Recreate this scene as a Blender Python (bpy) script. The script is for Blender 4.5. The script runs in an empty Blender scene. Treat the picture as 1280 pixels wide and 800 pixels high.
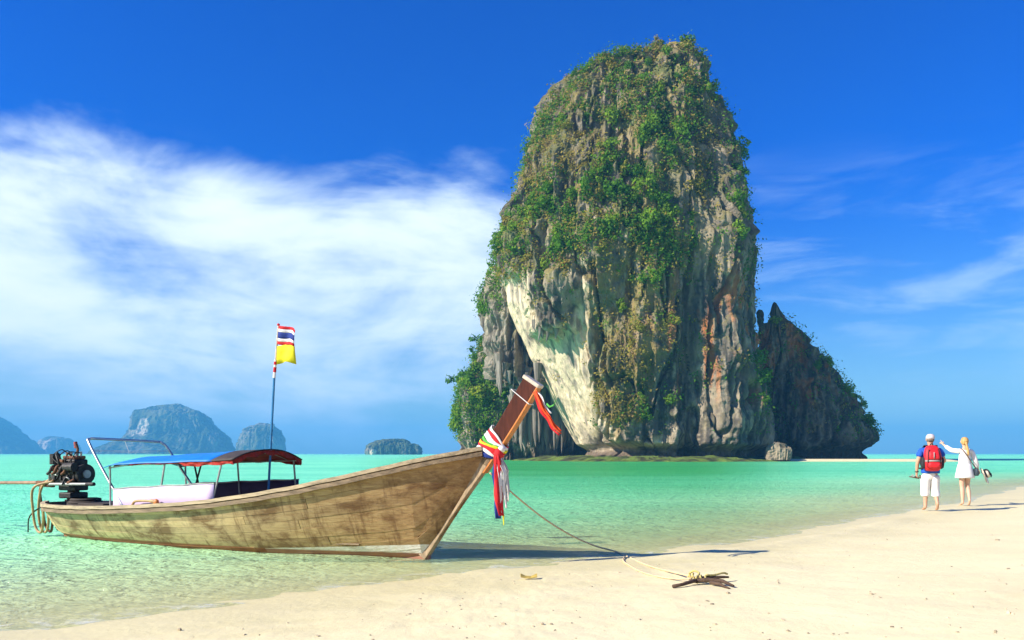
import bpy, bmesh, math, random
import numpy as np
from mathutils import Vector, Matrix
random.seed(7); RNG = np.random.default_rng(7)
SC = bpy.context.scene
COL = SC.collection
R = math.radians
# ------------------------------------------------------------------ camera, sky, sun, exposure
CAMZ = 1.40; HOR = 567.0; F = 1000.0          # eye height, horizon row and focal length in photo pixels
cd = bpy.data.cameras.new('camera'); cam = bpy.data.objects.new('camera', cd); COL.objects.link(cam)
cam.location = (0, 0, CAMZ); cam.rotation_euler = (R(90), 0, 0)
cd.sensor_width = 36; cd.lens = 36 * F / 1280; cd.shift_y = (HOR - 400) / 1280
cd.clip_start = 0.1; cd.clip_end = 20000
SC.camera = cam
SUN_EL, SUN_AZ = 33.0, 20.0                    # light travels towards azimuth SUN_AZ measured from +X
LDIR = Vector((math.cos(R(SUN_EL)) * math.cos(R(SUN_AZ)), math.cos(R(SUN_EL)) * math.sin(R(SUN_AZ)), -math.sin(R(SUN_EL))))
sl = bpy.data.lights.new('sun', 'SUN'); sl.energy = 5.0; sl.angle = R(0.53); sl.color = (1.0, 0.93, 0.82)
so = bpy.data.objects.new('sun', sl); COL.objects.link(so)
so.rotation_euler = LDIR.to_track_quat('-Z', 'Y').to_euler(); so.location = (-60, -30, 90)
SC.view_settings.view_transform = 'Standard'; SC.view_settings.look = 'None'
SC.view_settings.gamma = 1.0; SC.view_settings.use_curve_mapping = False
SC.view_settings.exposure = 1.0
SC.render.engine = 'CYCLES'
cy = SC.cycles
cy.max_bounces = 6; cy.diffuse_bounces = 3; cy.glossy_bounces = 3; cy.transmission_bounces = 3
cy.transparent_max_bounces = 12; cy.volume_bounces = 0; cy.caustics_reflective = False; cy.caustics_refractive = False
cy.sample_clamp_indirect = 6; cy.use_denoising = True; cy.use_adaptive_sampling = True; cy.adaptive_threshold = 0.015

# ------------------------------------------------------------------ node helpers
class NT:
    def __init__(s, tree): s.t = tree; tree.nodes.clear()
    def n(s, typ, ins=None, **props):
        nd = s.t.nodes.new(typ)
        for k, v in props.items(): setattr(nd, k, v)
        for k, v in (ins or {}).items():
            sock = nd.inputs[k]
            if isinstance(v, bpy.types.NodeSocket): s.t.links.new(v, sock)
            else: sock.default_value = v
        return nd
    def math(s, op, a, b=0.0, c=None, clamp=False):
        i = {0: a, 1: b}
        if c is not None: i[2] = c
        return s.n('ShaderNodeMath', i, operation=op, use_clamp=clamp).outputs[0]
    def mix(s, f, a, b, blend='MIX'):
        nd = s.n('ShaderNodeMix', None, data_type='RGBA', blend_type=blend)
        for k, v in ((0, f), (6, a), (7, b)):
            if isinstance(v, bpy.types.NodeSocket): s.t.links.new(v, nd.inputs[k])
            else: nd.inputs[k].default_value = v if k == 0 else (tuple(v) + (1,))[:4]
        return nd.outputs[2]
    def mapr(s, x, a, b, c=0.0, d=1.0, smooth=False):
        return s.n('ShaderNodeMapRange', {0: x, 1: a, 2: b, 3: c, 4: d}, interpolation_type='SMOOTHSTEP' if smooth else 'LINEAR').outputs[0]
    def noise(s, vec, scale, detail=4, rough=0.55, dist=0.0):
        return s.n('ShaderNodeTexNoise', {'Vector': vec, 'Scale': scale, 'Detail': detail, 'Roughness': rough, 'Distortion': dist}).outputs['Fac']
    def mapping(s, vec, scale=(1, 1, 1), rot=(0, 0, 0)):
        return s.n('ShaderNodeMapping', {'Vector': vec, 'Scale': scale, 'Rotation': rot}).outputs[0]
    def ramp(s, f, stops):
        nd = s.n('ShaderNodeValToRGB', {0: f}); e = nd.color_ramp.elements
        while len(e) < len(stops): e.new(0.5)
        for el, (p, c) in zip(e, stops): el.position = p; el.color = tuple(c) + (1,)
        return nd.outputs[0]

def new_mat(name):
    m = bpy.data.materials.new(name); m.use_nodes = True
    return m, NT(m.node_tree)
def out(g, surf=None, vol=None):
    o = g.n('ShaderNodeOutputMaterial')
    if surf is not None: g.t.links.new(surf, o.inputs['Surface'])
    if vol is not None: g.t.links.new(vol, o.inputs['Volume'])
def plain(name, col, rough=0.7, var=0.25, scale=6.0, bump=0.0, metal=0.0, spec=0.4, stretch=(1, 1, 1), transl=0.0):
    """colour with grain and fine relief"""
    m, g = new_mat(name)
    tc = g.n('ShaderNodeTexCoord').outputs['Object']
    v = g.mapping(tc, stretch)
    f = g.noise(v, scale, 6, 0.6)
    c = g.mix(g.mapr(f, 0.3, 0.7), [x * (1 - var) for x in col], [min(1, x * (1 + var)) for x in col])
    ins = {'Base Color': c, 'Roughness': rough, 'Metallic': metal, 'Specular IOR Level': spec}
    if bump:
        ins['Normal'] = g.n('ShaderNodeBump', {'Strength': bump, 'Distance': 0.01, 'Height': g.noise(v, scale * 3, 5, 0.6)}).outputs[0]
    p = g.n('ShaderNodeBsdfPrincipled', ins).outputs[0]
    if transl:
        t = g.n('ShaderNodeBsdfTranslucent', {'Color': c}).outputs[0]
        p = g.n('ShaderNodeMixShader', {0: transl, 1: p, 2: t}).outputs[0]
    out(g, p); return m

# ------------------------------------------------------------------ world: sky with a cloud bank
W = bpy.data.worlds.new('World'); SC.world = W; W.use_nodes = True
g = NT(W.node_tree)
sky = g.n('ShaderNodeTexSky', sky_type='NISHITA', sun_disc=False, sun_elevation=R(SUN_EL),
          sun_rotation=math.atan2(-LDIR.x, -LDIR.y), air_density=1.0, dust_density=0.3, ozone_density=3.0, altitude=0.0)
tc = g.n('ShaderNodeTexCoord').outputs['Generated']
sp = g.n('ShaderNodeSeparateXYZ', {0: tc})
zc = g.math('MAXIMUM', sp.outputs[2], 0.0)
hs = g.n('ShaderNodeHueSaturation', {'Color': sky.outputs[0], 'Saturation': 1.2, 'Value': 1.0, 'Hue': 0.505}).outputs[0]
# the deep polarised blue overhead, paler to the horizon
deep = g.mix(g.mapr(zc, 0.0, 0.34, 0, 1, True), (0.92, 1.10, 1.18), (0.0, 0.56, 1.66))
hs = g.mix(1.0, hs, deep, 'MULTIPLY')
pv = g.n('ShaderNodeCombineXYZ', {0: sp.outputs[0], 1: sp.outputs[1], 2: g.math('MULTIPLY', sp.outputs[2], 2.3)}).outputs[0]
n1 = g.noise(g.mapping(pv, (1, 1, 1), (0, R(-9), 0)), 3.3, 10, 0.56, 0.35)
n2 = g.noise(g.mapping(pv, (1, 1, 2.0), (0, R(-7), R(30))), 4.6, 8, 0.58, 0.5)
hx = g.math('DIVIDE', sp.outputs[0], g.math('SQRT', g.math('MAXIMUM', g.math('SUBTRACT', 1.0, g.math('MULTIPLY', sp.outputs[2], sp.outputs[2])), 0.01)))
left = g.mapr(hx, -0.10, 0.22, 1.0, 0.0, True)
topm = g.mapr(zc, 0.27, 0.40, 1.0, 0.0, True)
botm = g.mapr(zc, 0.02, 0.18, 0.72, 1.0, True)
bank = g.math('MULTIPLY', g.math('MULTIPLY', left, topm), botm)
cl = g.math('ADD', g.math('ADD', g.math('MULTIPLY', n1, 0.8), g.math('MULTIPLY', n2, 0.3)), g.math('MULTIPLY', bank, 0.515))
dens = g.math('MULTIPLY', g.mapr(cl, 0.79, 1.10, 0, 1, True), 0.97)
wis = g.math('MULTIPLY', g.mapr(n2, 0.47, 0.78, 0, 0.5, True), g.mapr(zc, 0.22, 0.36, 1.0, 0.0, True))
wis = g.math('MULTIPLY', wis, g.mapr(zc, 0.02, 0.14, 0.25, 1.0, True))
dens = g.math('MAXIMUM', dens, wis)
cwhite = g.mix(g.mapr(cl, 0.85, 1.2), (7.0, 9.0, 11.0), (11.2, 11.8, 12.2))
skyc = g.mix(dens, hs, cwhite)
bg = g.n('ShaderNodeBackground', {'Color': skyc, 'Strength': 0.056}).outputs[0]
g.t.links.new(bg, g.n('ShaderNodeOutputWorld').inputs['Surface'])

# ------------------------------------------------------------------ numpy noise
def _h(ix, iy, iz, seed):
    h = (ix.astype(np.uint32) * np.uint32(374761393) + iy.astype(np.uint32) * np.uint32(668265263)
         + iz.astype(np.uint32) * np.uint32(2147483647) + np.uint32(seed * 144665 + 974711))
    h = (h ^ (h >> np.uint32(13))) * np.uint32(1274126177)
    h = (h ^ (h >> np.uint32(16))) * np.uint32(2246822519)
    h = h ^ (h >> np.uint32(15))
    return h.astype(np.float64) / 4294967295.0
def vnoise(x, y, z, seed=0):
    xf, yf, zf = np.floor(x), np.floor(y), np.floor(z)
    ix, iy, iz = xf.astype(np.int64), yf.astype(np.int64), zf.astype(np.int64)
    fx, fy, fz = x - xf, y - yf, z - zf
    s = lambda t: t * t * t * (t * (t * 6 - 15) + 10)
    fx, fy, fz = s(fx), s(fy), s(fz)
    r = 0
    for dx in (0, 1):
        for dy in (0, 1):
            for dz in (0, 1):
                w = (fx if dx else 1 - fx) * (fy if dy else 1 - fy) * (fz if dz else 1 - fz)
                r = r + w * _h(ix + dx, iy + dy, iz + dz, seed)
    return r
def fbm(x, y, z, oct=4, seed=0, gain=0.5):
    a, t, r = 1.0, 0.0, 0.0
    for i in range(oct):
        r = r + a * vnoise(x, y, z, seed + i * 17); t += a; a *= gain
        x, y, z = x * 2.03 + 5.1, y * 2.03 + 1.7, z * 2.03 + 9.2
    return r / t
def ridged(x, y, z, oct=3, seed=0):
    a, t, r = 1.0, 0.0, 0.0
    for i in range(oct):
        r = r + a * (1 - np.abs(2 * vnoise(x, y, z, seed + i * 31) - 1)); t += a; a *= 0.5
        x, y, z = x * 2.1 + 3, y * 2.1 + 8, z * 2.1 + 2
    return r / t
def sstep(x, a, b):
    t = np.clip((x - a) / (b - a), 0, 1); return t * t * (3 - 2 * t)
def polysd(px, py, poly):
    """signed distance, positive inside"""
    P = np.array(poly, float); n = len(P)
    d = np.full(px.shape, 1e18); ins = np.zeros(px.shape, bool)
    for i in range(n):
        a, b = P[i], P[(i + 1) % n]; e = b - a
        wx, wy = px - a[0], py - a[1]
        t = np.clip((wx * e[0] + wy * e[1]) / (e @ e), 0, 1)
        d = np.minimum(d, (wx - t * e[0]) ** 2 + (wy - t * e[1]) ** 2)
        c = (a[1] > py) != (b[1] > py)
        with np.errstate(divide='ignore', invalid='ignore'):
            xx = (b[0] - a[0]) * (py - a[1]) / (b[1] - a[1]) + a[0]
        ins ^= c & (px < xx)
    return np.where(ins, 1, -1) * np.sqrt(d)

# ------------------------------------------------------------------ object helpers
def tag(o, label=None, cat=None, group=None, kind=None):
    if label: o['label'] = label
    if cat: o['category'] = cat
    if group: o['group'] = group
    if kind: o['kind'] = kind
    return o
def empty(name, loc=(0, 0, 0), rz=0.0):
    o = bpy.data.objects.new(name, None); COL.objects.link(o); o.location = loc; o.rotation_euler = (0, 0, rz)
    o.empty_display_size = 0.3
    return o
def link(name, me, mat=None, parent=None, smooth=False):
    o = bpy.data.objects.new(name, me); COL.objects.link(o)
    if mat: 
        if not me.materials: me.materials.append(mat)
    if parent: o.parent = parent
    if smooth: me.polygons.foreach_set('use_smooth', [True] * len(me.polygons))
    return o
def mesh_np(name, V, Fq, mat=None, parent=None, smooth=False, col=None, fattr=None):
    V = np.asarray(V, np.float32); Fq = np.asarray(Fq, np.int32); k = Fq.shape[1]
    me = bpy.data.meshes.new(name)
    me.vertices.add(len(V)); me.vertices.foreach_set('co', V.ravel())
    me.loops.add(Fq.size); me.loops.foreach_set('vertex_index', Fq.ravel())
    me.polygons.add(len(Fq)); me.polygons.foreach_set('loop_start', np.arange(0, Fq.size, k, dtype=np.int32))
    me.polygons.foreach_set('loop_total', np.full(len(Fq), k, np.int32))
    me.update(calc_edges=True)
    if col is not None:
        a = me.color_attributes.new('col', 'FLOAT_COLOR', 'POINT')
        a.data.foreach_set('color', np.column_stack([col, np.ones(len(V))]).astype(np.float32).ravel())
    for nm, arr in (fattr or {}).items():
        a = me.attributes.new(nm, 'FLOAT', 'POINT'); a.data.foreach_set('value', np.asarray(arr, np.float32))
    o = link(name, me, mat, parent)
    me.polygons.foreach_set('use_smooth', np.full(len(Fq), smooth)); me.update()
    return o
class MB:
    """collects shapes; build() links them as one mesh object"""
    def __init__(s): s.v = []; s.f = []
    def add(s, vs, fs):
        o = len(s.v); s.v += [tuple(p) for p in vs]; s.f += [tuple(i + o for i in f) for f in fs]; return s
    def box(s, c, d, rot=None):
        x, y, z = (q / 2 for q in d); vs = [Vector((a * x, b * y, e * z)) for a in (-1, 1) for b in (-1, 1) for e in (-1, 1)]
        M = rot if rot is not None else Matrix.Identity(3)
        return s.add([Vector(c) + M @ p for p in vs], [(0, 1, 3, 2), (4, 6, 7, 5), (0, 4, 5, 1), (2, 3, 7, 6), (0, 2, 6, 4), (1, 5, 7, 3)])
    def tube(s, pts, r, n=8, caps=True):
        pts = [Vector(p) for p in pts]; m = len(pts)
        rs = r if isinstance(r, (list, tuple)) else [r] * m
        base = len(s.v); up = None
        for i, p in enumerate(pts):
            t = (pts[min(i + 1, m - 1)] - pts[max(i - 1, 0)]).normalized()
            if up is None: up = t.orthogonal().normalized()
            a = (up - t * up.dot(t))
            a = a.normalized() if a.length > 1e-6 else t.orthogonal().normalized(); up = a; b = t.cross(a)
            for k in range(n):
                q = 2 * math.pi * k / n; s.v.append(tuple(p + (a * math.cos(q) + b * math.sin(q)) * rs[i]))
        for i in range(m - 1):
            for k in range(n):
                k2 = (k + 1) % n
                s.f.append((base + i * n + k, base + i * n + k2, base + (i + 1) * n + k2, base + (i + 1) * n + k))
        if caps:
            s.f.append(tuple(base + k for k in reversed(range(n)))); s.f.append(tuple(base + (m - 1) * n + k for k in range(n)))
        return s
    def loft(s, rings, close=True):
        base = len(s.v); n = len(rings[0])
        for r in rings: s.v += [tuple(p) for p in r]
        for i in range(len(rings) - 1):
            for k in range(n):
                k2 = (k + 1) % n
                s.f.append((base + i * n + k, base + i * n + k2, base + (i + 1) * n + k2, base + (i + 1) * n + k))
        if close:
            s.f.append(tuple(base + k for k in reversed(range(n)))); s.f.append(tuple(base + (len(rings) - 1) * n + k for k in range(n)))
        return s
    def ball(s, c, r, n=10, m=7, rot=None):
        r = r if isinstance(r, (tuple, list)) else (r, r, r); M = rot if rot is not None else Matrix.Identity(3)
        rings = []
        for j in range(m + 1):
            ph = math.pi * (0.02 + 0.96 * j / m)
            rings.append([Vector(c) + M @ Vector((r[0] * math.sin(ph) * math.cos(2 * math.pi * k / n), r[1] * math.sin(ph) * math.sin(2 * math.pi * k / n), -r[2] * math.cos(ph))) for k in range(n)])
        return s.loft(rings)
    def sheet(s, grid, th):
        """closed thin solid from a grid of points (rows of Vectors)"""
        nr, nc = len(grid), len(grid[0]); base = len(s.v)
        G = [[Vector(p) for p in row] for row in grid]
        nrm = []
        for i in range(nr):
            for j in range(nc):
                a = G[min(i + 1, nr - 1)][j] - G[max(i - 1, 0)][j]; b = G[i][min(j + 1, nc - 1)] - G[i][max(j - 1, 0)]
                q = a.cross(b); nrm.append(q.normalized() if q.length > 1e-9 else Vector((0, 0, 1)))
        flat = [p for row in G for p in row]
        s.v += [tuple(p + q * th / 2) for p, q in zip(flat, nrm)] + [tuple(p - q * th / 2) for p, q in zip(flat, nrm)]
        N = nr * nc; I = lambda i, j, k: base + k * N + i * nc + j
        for i in range(nr - 1):
            for j in range(nc - 1):
                s.f.append((I(i, j, 0), I(i + 1, j, 0), I(i + 1, j + 1, 0), I(i, j + 1, 0)))
                s.f.append((I(i, j, 1), I(i, j + 1, 1), I(i + 1, j + 1, 1), I(i + 1, j, 1)))
        for i in range(nr - 1):
            s.f.append((I(i, 0, 0), I(i, 0, 1), I(i + 1, 0, 1), I(i + 1, 0, 0))); s.f.append((I(i, nc - 1, 0), I(i + 1, nc - 1, 0), I(i + 1, nc - 1, 1), I(i, nc - 1, 1)))
        for j in range(nc - 1):
            s.f.append((I(0, j, 0), I(0, j + 1, 0), I(0, j + 1, 1), I(0, j, 1))); s.f.append((I(nr - 1, j, 0), I(nr - 1, j, 1), I(nr - 1, j + 1, 1), I(nr - 1, j + 1, 0)))
        return s
    def build(s, name, mat, parent=None, smooth=False, bevel=0.0):
        me = bpy.data.meshes.new(name); me.from_pydata(s.v, [], s.f); me.update()
        bm = bmesh.new(); bm.from_mesh(me); bmesh.ops.recalc_face_normals(bm, faces=bm.faces); bm.to_mesh(me); bm.free()
        o = link(name, me, mat, parent, smooth)
        if bevel:
            b = o.modifiers.new('bevel', 'BEVEL'); b.width = bevel; b.segments = 2; b.limit_method = 'ANGLE'
        return o
def curve_pts(pts, n=24):
    """Catmull-Rom through points"""
    P = [Vector(p) for p in pts]; P = [P[0] * 2 - P[1]] + P + [P[-1] * 2 - P[-2]]; res = []
    seg = len(P) - 3; per = max(2, n // seg)
    for i in range(seg):
        a, b, c, d = P[i:i + 4]
        for k in range(per):
            t = k / per
            res.append(0.5 * ((2 * b) + (c - a) * t + (2 * a - 5 * b + 4 * c - d) * t * t + (-a + 3 * b - 3 * c + d) * t ** 3))
    res.append(P[-2]); return res

# ------------------------------------------------------------------ terrain: beach and seabed
SHORE = np.array([(-400, -60), (-60, -14), (-14, 1.5), (-6.5, 5.0), (-4.2, 6.1), (-3.1, 6.9), (-1.95, 8.0), (-0.8, 9.3), (0.2, 10.2), (1.8, 11.1), (3.2, 12.1),
                  (5.2, 14.3), (7.7, 17.4), (10.9, 20.6), (15.5, 26.0), (22.5, 35.0), (38, 48), (90, 72), (420, 140), (6000, 700)], float)
def shore_sd(x, y):
    """positive inland (towards the camera side)"""
    d = np.full(x.shape, 1e18)
    for a, b in zip(SHORE[:-1], SHORE[1:]):
        e = b - a; t = np.clip(((x - a[0]) * e[0] + (y - a[1]) * e[1]) / (e @ e), 0, 1)
        d = np.minimum(d, (x - a[0] - t * e[0]) ** 2 + (y - a[1] - t * e[1]) ** 2)
    ys = np.interp(x, SHORE[:, 0], SHORE[:, 1])
    return np.where(y < ys, 1, -1) * np.sqrt(d)
def ground_h(x, y):
    x = np.asarray(x, float); y = np.asarray(y, float)
    sd = shore_sd(x, y)
    wob = (fbm(x * 0.35, y * 0.35, x * 0, 3, 5) - 0.5) * 0.5 * np.clip(np.abs(y) / 8, 0.5, 2)
    sd2 = sd + wob
    h = np.where(sd2 > 0, 1.1 * (1 - np.exp(-np.maximum(sd2, 0) * 0.027)), -3.6 * (1 - np.exp(np.minimum(sd2, 0) / 80)))
    near = np.exp(-np.maximum(np.hypot(x, y) - 12, 0) / 18)
    h = h + near * np.where(sd2 > -1, 1, 0.3) * ((fbm(x * 1.1, y * 1.1, x * 0 + 3, 4, 11) - 0.5) * 0.035 + (fbm(x * 5, y * 5, x * 0 + 8, 3, 21) - 0.5) * 0.022 * np.clip(sd2 * 0.7, 0, 1))
    # the small step the swash leaves along the edge
    h = h + 0.03 * np.exp(-((sd2 - 0.55) / 0.16) ** 2) * sstep(x, 0.5, 3.0)
    # sand spit in front of the shaded crag
    cx = np.clip(x, 42, 78); ry = (y - 146) / 6.0; rx = (x - cx) / 6.0
    h = np.maximum(h, -0.8 + 1.25 * np.exp(-(rx ** 2 + ry ** 2)))
    return h
def ground(u, v):
    """point of the beach under a photo pixel"""
    z = 0.1
    for _ in range(25):
        Y = (CAMZ - z) * F / (v - HOR); X = (u - 640) / F * Y
        z = 0.5 * z + 0.5 * float(ground_h(np.array([X]), np.array([Y]))[0])
    return Vector((X, Y, z))
def gaxis(a, mx, n, k):
    t = np.linspace(-1, 1, n); return np.sinh(t * k) / math.sinh(k) * mx
ys = [-60.0, -30, -15, -8, -4, -1]; y = 1.0
while y < 45: ys.append(y); y += max(0.05, 0.011 * y)
while y < 260: ys.append(y); y *= 1.018
while y < 6000: ys.append(y); y *= 1.06
ys.append(6000.0); ys = np.array(ys)
xs = gaxis(0, 5200.0, 520, 11.2)
X, Y = np.meshgrid(xs, ys); nx, ny = len(xs), len(ys)
i = np.arange((ny - 1) * (nx - 1)); r_, c_ = i // (nx - 1), i % (nx - 1); b_ = r_ * nx + c_
QUADS = np.column_stack([b_, b_ + 1, b_ + nx + 1, b_ + nx])
Hg = ground_h(X.ravel(), Y.ravel())
m_sand, g = new_mat('sand')
pos = g.n('ShaderNodeNewGeometry').outputs['Position']
zz = g.n('ShaderNodeSeparateXYZ', {0: pos}).outputs[2]
fl = g.mapping(pos, (1, 1, 0.0))
f1 = g.noise(fl, 0.5, 5, 0.6); f2 = g.noise(fl, 7.0, 6, 0.65); f3 = g.noise(fl, 90.0, 4, 0.7); f4 = g.noise(g.mapping(fl, (0.55, 1.6, 1), (0, 0, R(-30))), 1.6, 6, 0.6)
c = g.mix(g.mapr(f1, 0.3, 0.7), (0.66, 0.57, 0.325), (0.76, 0.665, 0.39))
c = g.mix(g.mapr(f4, 0.5, 0.75, 0, 0.35), c, (0.56, 0.49, 0.33))
c = g.mix(g.mapr(f2, 0.35, 0.75, 0, 0.4), c, (0.79, 0.70, 0.43))
c = g.mix(g.mapr(f3, 0.66, 0.78, 0, 0.4), c, (0.36, 0.28, 0.18))
wet = g.mapr(g.math('ADD', zz, g.math('MULTIPLY', g.math('SUBTRACT', f4, 0.5), 0.10)), 0.005, 0.085, 1, 0, True)
c = g.mix(wet, c, g.mix(1.0, c, (0.88, 0.88, 0.80), 'MULTIPLY'))
rough = g.mapr(wet, 0, 1, 0.85, 0.5)
hgt = g.math('ADD', g.math('MULTIPLY', f2, 1.0), g.math('MULTIPLY', f3, 0.22))
bmp = g.n('ShaderNodeBump', {'Strength': 0.45, 'Distance': 0.028, 'Height': hgt}).outputs[0]
out(g, g.n('ShaderNodeBsdfPrincipled', {'Base Color': c, 'Roughness': rough, 'Normal': bmp, 'Specular IOR Level': 0.25}).outputs[0])
beach = mesh_np('beach', np.column_stack([X.ravel(), Y.ravel(), Hg]), QUADS, m_sand, smooth=True)
tag(beach, 'pale sand beach running down into the shallow water', 'beach', kind='structure')

# ------------------------------------------------------------------ water
Xw, Yw = X.ravel(), Y.ravel()
sdw = shore_sd(Xw, Yw)
depth = np.maximum(-Hg, 0.0)
Zw = np.zeros_like(Xw)
nearw = np.exp(-np.maximum(np.hypot(Xw, Yw) - 14, 0) / 14)
wv = (fbm(Xw * 0.9 + 0.3 * Yw, Yw * 2.2, Xw * 0, 3, 41) - 0.5) * 0.05 * nearw
crest = 0.035 * np.exp(-((sdw + 0.9 + 0.5 * (fbm(Xw * 0.3, Yw * 0.3, Xw * 0, 2, 77) - 0.5)) / 0.22) ** 2) * sstep(Xw, 0.0, 3.0) * nearw
Zw = (wv + crest) * sstep(-sdw, -0.2, 0.5) - 0.004
greenw = np.exp(-(((Xw - 14) / 48) ** 2 + ((np.minimum(Yw, 140) - 140) / 125) ** 2)) * 1.35
greenw = np.clip(greenw + 0.35 * (fbm(Xw * 0.02, Yw * 0.05, Xw * 0, 3, 9) - 0.5), 0, 1) * sstep(Xw / np.maximum(Yw, 1), -0.22, -0.02) * (1 - 0.75 * sstep(Xw / np.maximum(Yw, 1), 0.22, 0.42))  # greener water in front of the tower
m_water, g = new_mat('water')
dep = g.n('ShaderNodeAttribute', attribute_name='depth').outputs['Fac']
gw = g.n('ShaderNodeAttribute', attribute_name='green_patch').outputs['Fac']
pos = g.n('ShaderNodeNewGeometry').outputs['Position']
body = g.ramp(g.math('DIVIDE', dep, 4.0), [(0.0, (0.86, 0.86, 0.54)), (0.02, (0.70, 0.88, 0.48)), (0.06, (0.44, 0.86, 0.47)), (0.13, (0.25, 0.80, 0.46)), (0.35, (0.12, 0.66, 0.44)), (0.7, (0.03, 0.40, 0.31)), (0.89, (0.008, 0.22, 0.25))])
body = g.mix(g.math('MULTIPLY', gw, 0.9), body, (0.035, 0.30, 0.07))
big = g.noise(g.mapping(pos, (0.02, 0.09, 1)), 1.0, 4, 0.6)
body = g.mix(g.mapr(big, 0.42, 0.62, 0, 0.6), body, g.mix(1.0, body, (0.62, 0.85, 0.85), 'MULTIPLY'))
mid_ = g.noise(g.mapping(pos, (0.16, 0.55, 1)), 1.0, 5, 0.65, 0.5)
body = g.mix(g.math('MULTIPLY', g.mapr(mid_, .48, .66, 0, .45), g.mapr(dep, .1, .5)), body, g.mix(1.0, body, (0.45, 0.74, 0.68), 'MULTIPLY'))
opac = g.math('SUBTRACT', 1.0, g.math('POWER', 2.71828, g.math('MULTIPLY', dep, -6.0)))
w1 = g.noise(g.mapping(pos, (1.0, 1.7, 1), (0, 0, R(-20))), 2.6, 4, 0.55, 0.6)
w2 = g.noise(g.mapping(pos, (1.0, 1.5, 1), (0, 0, R(25))), 9.0, 3, 0.55, 0.4)
w3 = g.noise(g.mapping(pos, (0.25, 0.7, 1)), 1.0, 3, 0.5)
hh = g.math('ADD', g.math('ADD', g.math('MULTIPLY', w1, 1.0), g.math('MULTIPLY', w2, 0.35)), g.math('MULTIPLY', w3, 1.6))
nb = g.n('ShaderNodeBump', {'Strength': 0.9, 'Distance': 0.16, 'Height': hh}).outputs[0]
tr = g.n('ShaderNodeBsdfTransparent', {'Color': (0.95, 1.0, 0.93, 1)}).outputs[0]
df = g.n('ShaderNodeBsdfDiffuse', {'Color': body, 'Normal': nb}).outputs[0]
und = g.n('ShaderNodeMixShader', {0: opac, 1: tr, 2: df}).outputs[0]
fn_ = g.noise(pos, 3.5, 6, 0.7, 0.6)                                             # a thin broken line of foam where the water ends
foam = g.math('MULTIPLY', g.math('MULTIPLY', g.mapr(dep, .0, .004, 0, 1), g.mapr(dep, .008, .024, 1, 0)), g.mapr(fn_, .48, .64, 0, .4))
und = g.n('ShaderNodeMixShader', {0: foam, 1: und, 2: g.n('ShaderNodeBsdfDiffuse', {'Color': (.85, .86, .84, 1)}).outputs[0]}).outputs[0]
gl = g.n('ShaderNodeBsdfGlossy', {'Color': (1, 1, 1, 1), 'Roughness': 0.08, 'Normal': nb}).outputs[0]
fr = g.n('ShaderNodeFresnel', {'IOR': 1.2, 'Normal': nb}).outputs[0]
fr = g.math('MULTIPLY', fr, 0.4)
out(g, g.n('ShaderNodeMixShader', {0: fr, 1: und, 2: gl}).outputs[0])
water = mesh_np('sea_water', np.column_stack([Xw, Yw, Zw]), QUADS, m_water, smooth=True, fattr={'depth': depth, 'green_patch': greenw})
tag(water, 'clear turquoise sea water thinning to green over the shallow sand', 'water', kind='structure')

# ------------------------------------------------------------------ limestone
def rock_mat(name, rough=0.9, bscale=0.8, bdist=0.5):
    m, g = new_mat(name)
    c = g.n('ShaderNodeAttribute', attribute_name='col').outputs['Color']
    pos = g.n('ShaderNodeNewGeometry').outputs['Position']
    f = g.noise(g.mapping(pos, (1, 1, 0.35)), bscale * 2.2, 6, 0.65)
    c = g.mix(1.0, c, g.mix(g.mapr(f, 0.3, 0.72), (0.62, 0.62, 0.64), (1.25, 1.22, 1.16)), 'MULTIPLY')
    h = g.noise(g.mapping(pos, (1, 1, 0.3)), bscale, 7, 0.7)
    b = g.n('ShaderNodeBump', {'Strength': 0.8, 'Distance': bdist, 'Height': h}).outputs[0]
    out(g, g.n('ShaderNodeBsdfPrincipled', {'Base Color': c, 'Roughness': rough, 'Normal': b, 'Specular IOR Level': 0.15}).outputs[0])
    return m
M_ROCK = rock_mat('limestone')
M_FAR = rock_mat('distant_limestone', bscale=0.05, bdist=6.0)
def P(c): return np.array(c, float)
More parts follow.
